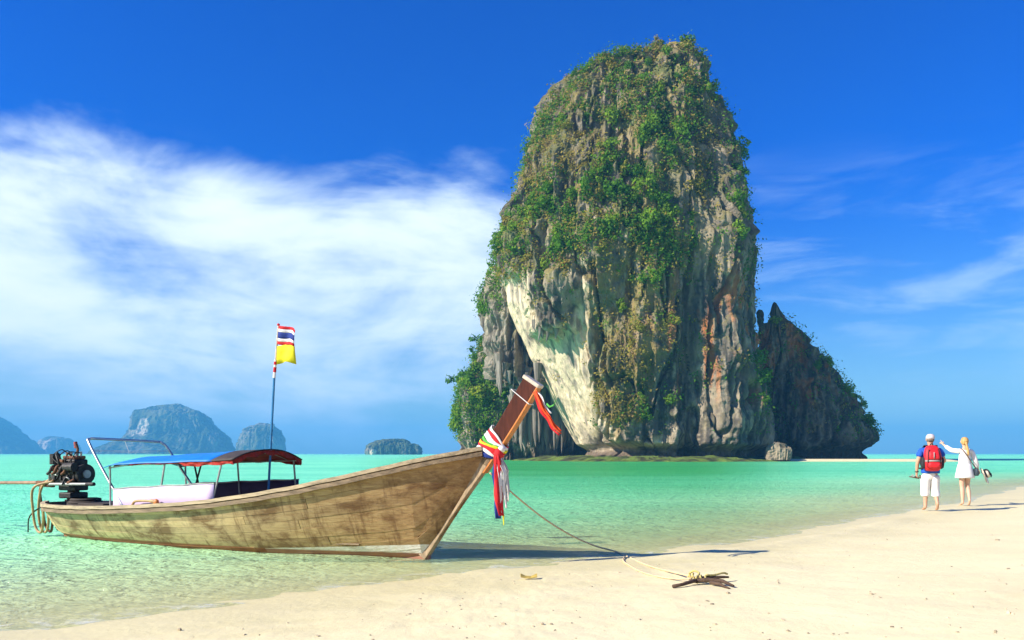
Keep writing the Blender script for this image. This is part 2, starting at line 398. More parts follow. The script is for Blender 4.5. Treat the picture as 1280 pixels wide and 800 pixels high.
def crag(name, tab, Y0, dratio, nth, nz, amp, colfn, mat, parent=None, power=2.6, seed=0, fl=1.0, extra=None, cap=None, base=None):
    """a rock mass: table rows are (photo row, left column, right column) of its outline at distance Y0"""
    T = np.array(sorted(tab, key=lambda r: -r[0]), float)
    z = CAMZ + (HOR - T[:, 0]) * Y0 / F; xl = (T[:, 1] - 640) * Y0 / F; xr = (T[:, 2] - 640) * Y0 / F
    if base is not None: z[0] = base
    zs = np.linspace(z[0], z[-1], nz)
    L = np.interp(zs, z, xl); Rr = np.interp(zs, z, xr)
    th = np.linspace(0, 2 * np.pi, nth, endpoint=False)
    cx = (L + Rr) / 2; hw = (Rr - L) / 2
    ct, st = np.cos(th), np.sin(th)
    sx = np.sign(ct) * np.abs(ct) ** (2 / power); sy = np.sign(st) * np.abs(st) ** (2 / power)
    dp = (dratio(zs) if callable(dratio) else hw * dratio)
    Xr = cx[:, None] + hw[:, None] * sx[None]; Yr = Y0 + dp[:, None] * sy[None]; Zr = np.repeat(zs[:, None], nth, 1)
    nxx = ct * 1.0; nyy = st / max(0.3, np.mean(dp) / np.mean(hw)); ln = np.hypot(nxx, nyy); nxx, nyy = nxx / ln, nyy / ln
    x, y, zf = Xr.ravel(), Yr.ravel(), Zr.ravel()
    s = amp
    taper = np.repeat(np.clip(hw / (0.18 * hw.max()), 0.15, 1)[:, None], nth, 1).ravel()
    d = (fbm(x / (9 * s), y / (9 * s), zf / (14 * s), 3, seed) - 0.5) * 5.0 * s
    d += (ridged(x / (3.4 * s), y / (3.4 * s), zf / (26 * s), 3, seed + 3) - 0.62) * 3.0 * s * fl
    d += (ridged(x / (1.3 * s), y / (1.3 * s), zf / (9 * s), 2, seed + 5) - 0.6) * 1.0 * s * fl
    d += (fbm(x / (3 * s), y / (3 * s), zf / (2.2 * s), 3, seed + 9) - 0.5) * 1.3 * s
    d += (fbm(x / (0.8 * s), y / (0.8 * s), zf / (0.9 * s), 2, seed + 13) - 0.5) * 0.7 * s
    cr = 1 - np.abs(2 * fbm(x / (4.2 * s), y / (4.2 * s), zf / (24 * s), 3, seed + 41, .4) - 1)
    d -= 1.7 * s * sstep(cr, .90, .995) * fl
    if extra is not None: d = extra(x, y, zf, d)
    d = d * taper
    NX = np.tile(nxx, nz); NY = np.tile(nyy, nz)
    x = x + NX * d; y = y + NY * d
    zf = zf + (fbm(x / (4 * s), y / (4 * s), zf / (4 * s), 3, seed + 21) - 0.5) * 2.4 * s * np.repeat(sstep(np.arange(nz), nz * 0.08, nz * 0.3)[:, None], nth, 1).ravel()
    V = np.column_stack([x, y, zf])
    tip = V[-nth:].mean(0) + [0, 0, 0.25 * s]; bot = V[:nth].mean(0)
    V = np.vstack([V, tip, bot])
    a = np.arange((nz - 1) * nth); rr, cc = a // nth, a % nth; c2 = (cc + 1) % nth
    Fq = np.column_stack([rr * nth + cc, rr * nth + c2, (rr + 1) * nth + c2, (rr + 1) * nth + cc])
    k = np.arange(nth); k2 = (k + 1) % nth; t0 = (nz - 1) * nth
    capf = np.column_stack([t0 + k, t0 + k2, np.full(nth, nz * nth), np.full(nth, nz * nth)])
    botf = np.column_stack([k2, k, np.full(nth, nz * nth + 1), np.full(nth, nz * nth + 1)])
    tri = np.vstack([Fq[:, [0, 1, 2]], Fq[:, [0, 2, 3]], capf[:, :3], botf[:, :3]])
    # normals for colour and planting
    A = V[Fq[:, 1]] - V[Fq[:, 0]]; B = V[Fq[:, 3]] - V[Fq[:, 0]]; fn = np.cross(A, B)
    area = np.linalg.norm(fn, axis=1); fnn = fn / np.maximum(area, 1e-9)[:, None]
    vn = np.zeros_like(V)
    for q in range(4): np.add.at(vn, Fq[:, q], fn)
    vn /= np.maximum(np.linalg.norm(vn, axis=1), 1e-9)[:, None]
    cols = colfn(V[:, 0], V[:, 1], V[:, 2], vn)
    o = mesh_np(name, V, tri, mat, parent, False, col=np.clip(cols, 0.01, 0.9))
    cen = (V[Fq[:, 0]] + V[Fq[:, 1]] + V[Fq[:, 2]] + V[Fq[:, 3]]) / 4
    return o, cen, fnn, area
YR, YF = 165.0, 144.0          # distance of the tower's axis and of its front face
def rock_uv(x, z, yy=None):
    if yy is None: yy = YR - 0.92 * np.interp(z, [-2, 10, 40, 70, 88], [20, 23, 24, 17, 4])
    return 640 + F * x / yy, HOR - F * (z - CAMZ) / yy
CREAM = [(618, 322), (648, 322), (664, 352), (672, 405), (700, 400), (716, 398), (722, 330), (732, 335), (734, 400), (738, 450), (748, 500), (760, 548), (840, 556), (840, 572), (690, 575), (640, 480), (610, 400)]
DRY = [(735, 330), (800, 290), (838, 340), (832, 420), (815, 470), (800, 530), (772, 545), (752, 500), (742, 430)]
GREEN = [([(690, 108), (740, 60), (800, 40), (870, 40), (900, 110), (880, 150), (850, 200), (838, 180), (800, 165), (760, 160), (720, 150), (690, 165), (655, 190), (650, 150)], 1.0),
         ([(770, 150), (850, 160), (840, 215), (800, 240), (840, 270), (875, 300), (880, 330), (840, 335), (800, 310), (760, 300), (740, 310), (690, 310), (660, 290), (625, 320), (600, 300), (640, 230), (700, 220), (750, 230)], 1.0),
         ([(625, 260), (660, 225), (700, 205), (720, 240), (700, 300), (640, 305), (600, 330)], .8),
         ([(660, 330), (705, 325), (708, 345), (664, 358)], .9), ([(580, 330), (640, 320), (632, 390), (585, 395)], .9),
         ([(745, 385), (775, 380), (775, 415), (745, 415)], .8), ([(800, 310), (830, 310), (835, 370), (805, 370)], .7),
         ([(775, 480), (810, 480), (810, 525), (775, 525)], .6), ([(830, 490), (850, 490), (850, 520), (830, 520)], .5),
         ([(840, 200), (900, 200), (915, 330), (870, 330)], .35), ([(900, 90), (960, 120), (960, 330), (925, 330)], .5), ([(935, 440), (965, 440), (965, 520), (935, 520)], .7)]
DRYV = [([(690, 100), (800, 50), (880, 60), (900, 150), (880, 250), (870, 340), (760, 340), (600, 330), (640, 230), (660, 180)], .6), (DRY, .9), ([(760, 150), (860, 150), (850, 330), (760, 330)], .5)]
def zone(u, v, polys):
    r = np.zeros_like(u)
    for p, w in polys: r = np.maximum(r, w * sstep(polysd(u, v, p), -9, 7))
    return r
def mixc(a, b, t): return a * (1 - t[:, None]) + b * t[:, None]
def col_tower(x, y, z, n, cream=True):
    u, v = rock_uv(x, z)
    st = fbm(x / 1.6, y / 1.6, z / 14, 4, 51); st2 = fbm(x / 0.7, y / 0.7, z / 6, 3, 61); bl = fbm(x / 7, y / 7, z / 9, 4, 71)
    c = mixc(P((.165, .14, .11))[None] * np.ones((len(x), 1)), P((.30, .245, .17)), sstep(bl, .44, .62))
    c = mixc(c, P((.055, .05, .045)), sstep(st, .46, .60) * .85)
    c = mixc(c, P((.36, .30, .215)), sstep(st2, .56, .70) * .7)
    orange = sstep(fbm(x / 2.2, y / 2.2, z / 11, 3, 81), .56, .66) * sstep(u, 760, 880) * sstep(v, 300, 380) * (1 - sstep(v, 470, 520))
    c = mixc(c, P((.42, .15, .05)), orange * .8)
    wob = (fbm(x / 3, y / 3, z / 5, 4, 91) - .5) * 55
    if cream:
        cr = sstep(polysd(u, v, CREAM) + wob * .8, -7, 8)
        cc = mixc(P((.73, .60, .41))[None] * np.ones((len(x), 1)), P((.52, .43, .31)), sstep(fbm(x / 2.5, y / 2.5, z / 12, 4, 101), .5, .68))
        cc = mixc(cc, P((.22, .19, .16)), sstep(fbm(x / 1.1, y / 1.1, z / 16, 3, 111), .62, .74) * .8)
        c = mixc(c, cc, cr)
    dr = sstep(polysd(u, v, DRY) + wob, -12, 12) * sstep(fbm(x / 1.5, y / 1.5, z / 1.5, 3, 121), .4, .58)
    c = mixc(c, P((.29, .20, .075)), dr * .75)
    up = sstep(n[:, 2] + (fbm(x / 2, y / 2, z / 2, 3, 131) - .5) * .6, .18, .5) * (1 - sstep(v, 330, 520) * .7)
    c = mixc(c, P((.17, .15, .05)), up * .8)
    veg = np.maximum(zone(u, v, GREEN), zone(u, v, DRYV)) * sstep(fbm(x / 2.4, y / 2.4, z / 2.4, 4, 151), .40, .56) * (1 if cream else 0)
    mossc = mixc(P((.10, .125, .03))[None] * np.ones((len(x), 1)), P((.24, .19, .065)), sstep(fbm(x / 4, y / 4, z / 4, 3, 161), .42, .58))
    c = mixc(c, mossc, veg * .72 * (1 - sstep(polysd(u, v, CREAM), -6, 6)))
    notch = sstep(z + (fbm(x / 2, y / 2, z * 0, 3, 141) - .5) * 1.5, 2.9, 1.7)
    c = mixc(c, P((.12, .085, .06)), notch * .85)
    return c
island = empty('limestone_island', (30, YR, 0))
tag(island, 'towering grey limestone rock island draped in green shrubs beyond the lagoon', 'rock island')
def part_parent(o, p): o.parent = p; o.matrix_parent_inverse = Matrix.Translation(-p.location)
TOWER = [(78, 818, 842), (81, 802, 852), (86, 784, 860), (92, 760, 868), (99, 730, 877), (114, 702, 885), (132, 686, 891), (158, 673, 896), (182, 666, 901), (206, 659, 904), (235, 647, 911),
         (265, 636, 919), (300, 629, 926), (322, 626, 930), (345, 631, 931), (385, 636, 931), (415, 648, 931), (441, 661, 933), (481, 684, 939), (525, 706, 947), (548, 718, 950), (558, 724, 950), (563, 722, 948), (580, 712, 955)]
def tower_extra(x, y, z, d):
    u, v = rock_uv(x, z)
    front = sstep(YR - y, 2, 12)
    cr = sstep(polysd(u, v, CREAM), -2, 14)
    d = d * (1 - 0.84 * cr) - 2.2 * cr * front                       # the smooth scooped wall
    bul = np.exp(-(((u - 692) / 20) ** 2)) * sstep(v, 318, 345) * (1 - sstep(v + (vnoise(x * 1.3, y * 1.3, z * 0, 5) - .5) * 26, 402, 414))
    d = d + 2.7 * bul * front                                        # hanging grey block over the scoop
    d = d + 3.0 * np.exp(-((u - 905) / 22) ** 2) * front * sstep(v, 150, 260) - 3.2 * np.exp(-((u - 862) / 11) ** 2) * front * sstep(v, 310, 380)
    d = d - 2.5 * np.exp(-((u - 745) / 7) ** 2) * front * sstep(v, 380, 430)
    d = d - 2.6 * sstep(z, 3.4, 1.6) * sstep(z, -1.5, 0.6) * (1 + 0.8 * (vnoise(x / 4, y / 4, z * 0, 8) - .5))   # tidal notch
    return d
o, cenT, nT, aT = crag('tower', TOWER, YR, lambda z: np.interp(z, [-2, 10, 40, 70, 88], [20, 23, 24, 17, 4]), 760, 300, 1.0, col_tower, M_ROCK, None, 2.5, 3, 1.0, tower_extra)
part_parent(o, island)
def col_back(x, y, z, n):
    c = col_tower(x, y, z, n, False); k = sstep(fbm(x / 3, y / 3, z / 9, 3, 7), .42, .6)
    return mixc(c, P((.40, .35, .27)), k * .5)
# hanging curtain behind the scoop, on its left
CURT = [(310, 648, 676), (322, 636, 690), (345, 624, 700), (372, 613, 705), (392, 609, 706), (404, 612, 708), (425, 612, 712), (455, 613, 716), (472, 618, 716), (484, 628, 700)]
def curt_extra(x, y, z, d):
    return d + (ridged(x / 2.2, y / 2.2, z * 0, 2, 3) - .6) * 3.4 * sstep(z, 34, 14)
o, cenC, nC, aC = crag('hanging_curtain', CURT, YR + 5, 0.8, 240, 110, 0.8, col_back, M_ROCK, None, 2.3, 23, 1.6, curt_extra)
part_parent(o, island)
# low vegetated shoulder behind, reaching the water on the left
SHOUL = [(398, 660, 680), (415, 640, 700), (432, 606, 715), (445, 596, 720), (462, 591, 725), (480, 581, 730), (500, 574, 732), (520, 574, 735), (540, 578, 735), (552, 577, 735), (560, 580, 735), (580, 575, 735)]
o, cenS, nS, aS = crag('shoulder', SHOUL, YR + 20, 0.55, 420, 150, 0.85, col_back, M_ROCK, None, 2.4, 33, 1.2)
part_parent(o, island)
def stal(cx, cy, ztop, ln, r, mb):
    rings = []; n = 9; ph = random.random() * 9
    for k in range(7):
        t = k / 6; rr = r * (1 - t) ** 0.7 * (1 + .25 * math.sin(5 * t + ph)) + 0.05
        rings.append([(cx + rr * math.cos(q * 2 * math.pi / n) * (1 + .3 * math.sin(q * 2.3 + ph)) + .2 * math.sin(3 * t + ph), cy + rr * math.sin(q * 2 * math.pi / n), ztop - ln * t) for q in range(n)])
    mb.loft(rings)
M_STAL = plain('stalactite_limestone', (.20, .17, .135), .9, .6, .9, .6, stretch=(1, 1, .2))
for k in range(26):
    t = random.random()
    uu = 616 + 66 * t; yy = YR + random.uniform(-7, 8); vv = 462 + 16 * t + random.uniform(-22, 6)
    mb = MB(); stal((uu - 640) / F * yy, yy, CAMZ + (HOR - vv) * yy / F, random.uniform(2.5, 7.5), random.uniform(.35, .95), mb)
    part_parent(mb.build('stalactite', M_STAL), island)
for k in range(20):
    uu = random.uniform(668, 716); yy = YF + 4 + random.uniform(-1, 3); vv = random.uniform(396, 410)
    mb = MB(); stal((uu - 640) / F * yy, yy, CAMZ + (HOR - vv) * yy / F, random.uniform(.8, 3), random.uniform(.25, .6), mb)
    part_parent(mb.build('stalactite', M_STAL), island)
for k in range(22):   # draperies standing at the back of the cave mouth
    uu = 642 + 80 * (k + random.random()) / 22; yy = YR + 7 + random.uniform(-2, 3)
    mb = MB(); zt = CAMZ + (HOR - random.uniform(470, 505)) * yy / F
    stal((uu - 640) / F * yy, yy, zt, zt - random.uniform(1.5, 4.5), random.uniform(.8, 1.8), mb)
    part_parent(mb.build('stalactite', M_STAL), island)
# shaded crag on the right
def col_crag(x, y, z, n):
    c = col_tower(x, y, z, n, False); return c * 0.72  # shaded copy of the tower colours: shade put into the rock colour
CRAG = [(378, 966, 970), (386, 963, 975), (396, 961, 981), (405, 957, 992), (418, 954, 1002), (430, 952, 1012), (445, 944, 1027), (462, 938, 1040), (480, 930, 1052), (497, 922, 1066), (512, 918, 1076), (528, 914, 1084), (540, 910, 1092), (548, 910, 1094), (555, 910, 1086), (562, 910, 1080), (580, 910, 1086)]
YC = 163.0
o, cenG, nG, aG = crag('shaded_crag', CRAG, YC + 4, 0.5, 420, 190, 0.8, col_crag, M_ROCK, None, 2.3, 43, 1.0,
                       lambda x, y, z, d: d - 2.0 * sstep(z, 3.2, 1.5) * sstep(z, -1.5, .5) - 5.0 * np.exp(-(((x - 52.5) / 3.0) ** 2)) * sstep(z, 24, 12))
part_parent(o, island)
PIN = [(387, 949, 952), (391, 946, 955), (397, 946, 955), (402, 948, 954), (408, 949.5, 952.5), (424, 949.5, 952.5), (440, 947, 956), (470, 944, 958)]
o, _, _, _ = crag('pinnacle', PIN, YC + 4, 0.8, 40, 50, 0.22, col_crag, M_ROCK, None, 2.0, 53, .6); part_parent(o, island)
BOUL = [(553, 968, 978), (555, 961, 984), (560, 958, 988), (565, 957, 988), (575, 958, 987)]
o, _, _, _ = crag('boulder', BOUL, 143, 0.6, 90, 50, 0.3, lambda x, y, z, n: col_tower(x, y, z + 6, n, False) * 1.0, M_ROCK, None, 2.6, 63, .7)
tag(o, 'pale squat boulder on the sand spit below the shaded crag', 'boulder')
# low reef shelf round the foot of the tower, green with weed
th = np.linspace(0, 2 * np.pi, 420, endpoint=False); rr = np.linspace(0, 1, 26)
TH, RR = np.meshgrid(th, rr)
wobr = 1 + .10 * (fbm(np.cos(TH) * 5, np.sin(TH) * 5, TH * 0, 4, 3) - .5) * 2
ex = 31 + np.cos(TH) * RR * 36 * wobr; ey = 163 + np.sin(TH) * RR * 31 * wobr
ez = -.95 + 1.8 * (1 - sstep(RR, .62, 1.0)) + (fbm(ex / 2.2, ey / 2.2, ex * 0, 4, 13) - .5) * 1.0 * sstep(RR, .3, .6)
i = np.arange(25 * 420); r_, c_ = i // 420, i % 420; c2 = (c_ + 1) % 420
Fs = np.column_stack([r_ * 420 + c_, (r_ + 1) * 420 + c_, (r_ + 1) * 420 + c2, r_ * 420 + c2])
ns = fbm(ex.ravel() / 1.5, ey.ravel() / 1.5, ex.ravel() * 0, 3, 23)
cs = mixc(P((.13, .19, .035))[None] * np.ones((ex.size, 1)), P((.05, .055, .025)), sstep(ns, .45, .62))
o = mesh_np('reef', np.column_stack([ex.ravel(), ey.ravel(), ez.ravel()]), Fs, M_ROCK, col=cs)
tag(o, 'low weed-green reef shelf round the foot of the limestone island', 'reef', kind='structure')

# ------------------------------------------------------------------ planting on the island
def leaf_mat(name, cols):
    m, g = new_mat(name)
    oi = g.n('ShaderNodeObjectInfo').outputs['Random']
    pos = g.n('ShaderNodeNewGeometry')
    ri = pos.outputs['Random Per Island']
    n1 = g.noise(pos.outputs['Position'], 0.22, 3, 0.6)
    f = g.math('ADD', g.math('MULTIPLY', oi, 0.55), g.math('ADD', g.math('MULTIPLY', ri, 0.25), g.mapr(n1, .3, .7, -.15, .3)))
    c = g.ramp(f, [(k / (len(cols) - 1), q) for k, q in enumerate(cols)])
    d = g.n('ShaderNodeBsdfDiffuse', {'Color': c}).outputs[0]
    t = g.n('ShaderNodeBsdfTranslucent', {'Color': c}).outputs[0]
    out(g, g.n('ShaderNodeMixShader', {0: 0.38, 1: d, 2: t}).outputs[0]); return m
M_LEAF = leaf_mat('shrub_leaves', [(.05, .13, .016), (.10, .23, .02), (.20, .32, .028), (.38, .37, .04)])
M_DRY = leaf_mat('dry_scrub', [(.13, .16, .025), (.27, .27, .04), (.34, .26, .06), (.24, .16, .055)])
M_TWIG = plain('twig_bark', (.16, .12, .085), .9, .3, 3)
def leaf_quads(C, S, seed, N=None):
    """one small bent leaf spray per centre"""
    g2 = np.random.default_rng(seed); n = len(C)
    a = g2.normal(size=(n, 3)); a /= np.linalg.norm(a, axis=1)[:, None]
    w = g2.normal(size=(n, 3)) * .8 + (0 if N is None else N * 1.2)
    a = a - w * ((a * w).sum(1) / np.maximum((w * w).sum(1), 1e-9))[:, None]; a /= np.linalg.norm(a, axis=1)[:, None]
    b = np.cross(a, w); b /= np.linalg.norm(b, axis=1)[:, None]
    a = a * S[:, None]; b = b * (S * g2.uniform(.45, .8, n))[:, None]
    V = np.stack([C - a, C + b * .9 - a * .1, C + a, C - b * .9 - a * .1], 1).reshape(-1, 3)
    return V, np.arange(4 * n).reshape(n, 4)
def bush_mesh(name, seed, nl, mat):
    g2 = np.random.default_rng(seed); C = []; NN = []
    lobes = [(g2.normal(0, .42, 3) * [1, 1, .7] + [0, 0, .45], g2.uniform(.35, .62)) for _ in range(7)]
    for c, r in lobes:
        q = g2.normal(size=(nl // 7, 3)); q /= np.linalg.norm(q, axis=1)[:, None]
        C.append(c + q * r * (g2.uniform(.55, 1.05, (len(q), 1)))); NN.append(q + [0, 0, .5])
    C = np.vstack(C); V, Fq = leaf_quads(C, g2.uniform(.10, .2, len(C)), seed + 1, np.vstack(NN))
    me_o = mesh_np(name, V, Fq, mat); me = me_o.data; bpy.data.objects.remove(me_o)
    mb = MB()
    for c, r in lobes[:5]: mb.tube([(0, 0, -.6), tuple(Vector(c) * .5 + Vector((0, 0, -.1))), tuple(c)], [.06, .04, .015], 5)
    so_ = mb.build('stems', M_TWIG); sm = so_.data; bpy.data.objects.remove(so_)
    return me, sm
BUSH = [bush_mesh('foliage', 100 + k, 380, M_LEAF) for k in range(5)]; DBUSH = [bush_mesh('foliage', 200 + k, 330, M_DRY) for k in range(3)]
def visible(n): return n[:, 1] < 0.45
uT, vT = rock_uv(cenT[:, 0], cenT[:, 2])
patch = sstep(fbm(cenT[:, 0] / 5, cenT[:, 1] / 5, cenT[:, 2] / 5, 4, 301), .43, .55)
gz = zone(uT, vT, GREEN) * (.04 + .96 * patch) * (1 - .55 * sstep(uT, 835, 880)) + .02; dz = zone(uT, vT, DRYV) * (.15 + .85 * patch) + .03 * (vT < 480)
noc = 1 - sstep(polysd(uT, vT, CREAM), -6, 6) * .96
wT = aT * visible(nT) * noc * (vT < 545)
def pick(w, n, seed):
    g2 = np.random.default_rng(seed); return g2.choice(len(w), n, p=w / w.sum())
def cover(name, sets, mat, seed, label, parent=None):
    """tangled ground cover nobody could count: leaf sprays hugging the rock"""
    g2 = np.random.default_rng(seed); Cs = []; Ns = []
    for cen, nn, w, n, per, spread in sets:
        k = pick(w, n, seed + 1); c = cen[k] + nn[k] * .25
        c = np.repeat(c, per, 0) + g2.normal(0, spread, (n * per, 3)) + np.repeat(nn[k], per, 0) * np.abs(g2.normal(0, spread, (n * per, 1)))
        Cs.append(c); Ns.append(np.repeat(nn[k], per, 0) + [0, 0, .45])
    C = np.vstack(Cs); V, Fq = leaf_quads(C, g2.uniform(.14, .34, len(C)), seed + 2, np.vstack(Ns))
    o = mesh_np(name, V, Fq, mat); tag(o, label, 'vegetation', kind='stuff'); return o
vS = rock_uv(cenS[:, 0], cenS[:, 2], YR + 14); wS = aS * visible(nS) * (vS[1] < 548) * (1 - sstep(vS[0], 628, 668) * .93)
uC, vC = rock_uv(cenC[:, 0], cenC[:, 2], YR + 3); wC = aC * visible(nC) * (uC < 640) * (vC < 392) + 1e-9
wG = aG * visible(nG) * sstep(nG[:, 0] + .6 * nG[:, 2], .1, .5) * (cenG[:, 2] > 5) + aG * .01
cover('foliage', [(cenT, nT, wT * gz, 3000, 14, .55), (cenS, nS, wS, 1300, 14, .55), (cenC, nC, wC, 220, 12, .5), (cenG, nG, wG, 260, 12, .5)], M_LEAF, 401, 'tangled green creepers and low leaves over the limestone island')
cover('dry_foliage', [(cenT, nT, wT * dz, 2800, 12, .42), (cenG, nG, wG, 120, 10, .4), (cenS, nS, wS, 200, 12, .5)], M_DRY, 411, 'dry yellow-brown scrub and grass clinging to the rock faces')
def label_of(lab, s, size, c):
    """size among its neighbours and the wall below it"""
    t = (s - size[0]) / (size[1] - size[0]); big = 'small' if t < .33 else ('large' if t > .67 else 'mid-sized')
    if 'tower' in lab and 'crag' not in lab:
        lab += ', above the pale scooped wall' if c[0] < 12 else (', above the brown scrubby slope' if c[0] < 29 else ', above the grey fluted wall')
    return big + ' ' + lab
def plant(cen, nn, w, n, seed, protos, size, label, group, sink=.35):
    g2 = np.random.default_rng(seed)
    for k in pick(w, n, seed):
        c, q = cen[k], nn[k]; s = g2.uniform(*size); fm, sm = protos[g2.integers(len(protos))]
        d = Vector(q) * .75 + Vector((0, 0, .75))
        o = bpy.data.objects.new('shrub', fm); COL.objects.link(o)
        o.location = Vector(c) - Vector(q) * sink * .3; o.rotation_euler = d.to_track_quat('Z', 'Y').to_euler(); o.rotation_euler.rotate_axis('Z', g2.uniform(0, 6.28))
        o.scale = (s, s, s * g2.uniform(.8, 1.25)); tag(o, label_of(label, s, size, c), 'shrub', group)
        t = bpy.data.objects.new('stem', sm); COL.objects.link(t); t.parent = o
topw = wT * zone(uT, vT, GREEN[:1]); midw = wT * zone(uT, vT, GREEN[1:3]) * (.2 + patch); loww = wT * zone(uT, vT, GREEN[3:])
plant(cenT, nT, topw, 80, 501, BUSH, (.6, 1.35), 'green shrub on the crown of the tower', 'shrubs on the crown of the tower')
plant(cenT, nT, midw, 120, 511, BUSH, (.6, 2.4), 'green shrub halfway up the tower', 'shrubs halfway up the tower')
plant(cenT, nT, loww, 34, 521, BUSH, (.9, 1.9), 'green shrub low on the tower', 'shrubs on the lower wall')
plant(cenT, nT, wT * dz, 40, 531, DBUSH, (.9, 1.8), 'dry yellowish shrub on the tower', 'dry shrubs on the tower')
plant(cenS, nS, wS, 48, 541, BUSH, (1.3, 2.4), 'dense green shrub on the low shoulder beside the cave mouth', 'shrubs on the low shoulder')
plant(cenG, nG, wG, 22, 551, BUSH, (.9, 1.8), 'dark green shrub along the sloping back of the shaded crag', 'shrubs on the shaded crag')
plant(cenC, nC, wC, 12, 561, BUSH, (1.0, 1.7), 'green shrub hanging over the stalactite curtain', 'shrubs over the stalactite curtain')

# ------------------------------------------------------------------ islands far across the bay
def col_far(cpolys, Y0):
    def f(x, y, z, n):
        u, v = rock_uv(x, z, Y0); s = Y0 / 165.0
        nz_ = fbm(x / (6 * s), y / (6 * s), z / (4 * s), 4, 7)
        c = mixc(P((.055, .085, .03))[None] * np.ones((len(x), 1)), P((.13, .15, .06)), sstep(nz_, .42, .6))
        k = sstep(fbm(x / (3 * s), y / (3 * s), z / (6 * s), 4, 17) + .12 * (np.abs(n[:, 2]) < .5) - .10, .5, .62) * .6
        c = mixc(c, P((.30, .27, .22)), k)
        for p in cpolys: c = mixc(c, P((.60, .50, .38)), sstep(polysd(u, v, p) + (fbm(x / (2 * s), y / (2 * s), z / (3 * s), 3, 27) - .5) * 22, -2, 3))
        return c
    return f
FAR = [
 ('far_island', [(512, -150, -50), (516, -175, -25), (521, -190, -10), (526, -200, 0), (535, -205, 12), (545, -210, 22), (555, -215, 34), (563, -220, 46), (572, -222, 50)], 3000, [], 'hazy blue headland sloping down to the sea at the edge of the bay'),
 ('far_island', [(545, 60, 76), (548, 55, 86), (553, 51, 92), (560, 49, 96), (572, 47, 99)], 3300, [[(52, 552), (66, 552), (66, 562), (54, 564)]], 'small hazy island between the headland and the cliffed island'),
 ('far_island', [(506, 200, 222), (510, 188, 236), (515, 172, 250), (522, 167, 262), (530, 165, 267), (536, 164, 272), (542, 162, 279), (550, 150, 285), (557, 132, 287), (563, 120, 288), (572, 112, 288)], 2300, [[(165, 533), (178, 536), (185, 528), (205, 528), (206, 538), (188, 546), (168, 544)]], 'hazy island with pale cliff patches behind the boat canopy'),
 ('far_island', [(529, 322, 338), (532, 313, 346), (539, 306, 351), (548, 301, 354), (557, 298, 355), (572, 297, 356)], 2200, [[(330, 548), (336, 548), (336, 556), (330, 556)]], 'hazy domed island behind the flag pole'),
 ('far_island', [(549, 482, 500), (551, 473, 508), (554, 465, 515), (558, 461, 522), (563, 459, 526), (572, 460, 526)], 1150, [[(460, 562), (475, 562), (475, 568), (460, 568)]], 'small low wooded islet alone above the boat bow'),
]
for k, (nm, tab, Y0, cp, lab) in enumerate(FAR):
    o, cc_, nn_, aa_ = crag(nm, tab, Y0, 0.55, 260, 100, Y0 / 165.0 * .42, col_far(cp, Y0), M_FAR, None, 2.4, 70 + k * 7, .8)
    tag(o, lab, 'island')

# ------------------------------------------------------------------ the air over the bay
m_air, g = new_mat('haze_air')
v = g.n('ShaderNodeVolumePrincipled', {'Color': (.12, .56, 1.0, 1), 'Density': 0.00036, 'Anisotropy': 0.0})
out(g, None, v.outputs[0])
mb = MB(); mb.box((0, 3000, 96), (10700, 6300, 212)); o = mb.build('haze', m_air); tag(o, 'thin blue haze hanging in the air over the bay', 'haze', kind='stuff')

# ------------------------------------------------------------------ longtail boat (local frame: x forward, y to port, z up; origin at the foot of the stem)
BP = Vector((-1.12, 10.69, 0.035)); BYAW = math.atan2(-0.42, 0.907)
boat = empty('longtail_boat', BP, BYAW)
tag(boat, 'long wooden boat with weathered planks, blue canopy and tall raked prow', 'boat')
BM = Matrix.Translation(BP) @ Matrix.Rotation(BYAW, 4, 'Z')
m_plank, g = new_mat('weathered_hull_planks')
tc = g.n('ShaderNodeTexCoord').outputs['Object']; sx = g.n('ShaderNodeSeparateXYZ', {0: tc}); oi = g.n('ShaderNodeObjectInfo').outputs['Random']
vv = g.n('ShaderNodeVectorMath', {0: tc, 1: g.n('ShaderNodeCombineXYZ', {0: g.math('MULTIPLY', oi, 37.0), 1: oi, 2: g.math('MULTIPLY', oi, 11.0)}).outputs[0]}, operation='ADD').outputs[0]
gr = g.noise(g.mapping(vv, (1.2, 6, 16)), 2.2, 7, 0.7, 0.4); pt = g.noise(g.mapping(tc, (0.9, 1, 1.6)), 2.3, 5, 0.62, 0.3); vs = g.noise(g.mapping(tc, (5.5, 1, 0.8)), 1.4, 5, 0.65)
pk = g.noise(g.mapping(vv, (1, 6, 9)), 9, 5, 0.7)
c = g.mix(g.mapr(gr, .3, .72), (.31, .185, .08), (.60, .43, .21))
fresh = g.mapr(sx.outputs[0], -4.5, -0.4, 1, 0, True)
c = g.mix(g.math('MULTIPLY', fresh, g.mapr(pt, .36, .56, .35, .9)), c, (.73, .585, .33))
c = g.mix(g.mapr(pt, .47, .62, 0, .8), c, (.15, .07, .026))
c = g.mix(g.mapr(vs, .53, .68, 0, .8), c, (.13, .06, .026))
c = g.mix(g.mapr(pk, .60, .70, 0, .7), c, (.09, .06, .04))
c = g.mix(g.math('MULTIPLY', g.mapr(sx.outputs[0], -1.4, .8, 0, .55, True), 1.0), c, g.mix(1.0, c, (.62, .46, .36), 'MULTIPLY'))
c = g.mix(1.0, c, g.mix(oi, (.78, .77, .76), (1.12, 1.1, 1.06)), 'MULTIPLY')
zz = g.math('ADD', sx.outputs[2], g.math('MULTIPLY', g.math('SUBTRACT', pt, .5), .03))
wl = g.mapr(sx.outputs[0], -2.4, 0.0, 0.0, 0.125)                               # painted white band widening to the bow
band = g.math('MULTIPLY', g.math('LESS_THAN', zz, g.math('ADD', wl, .035)), g.math('GREATER_THAN', sx.outputs[0], -2.4))
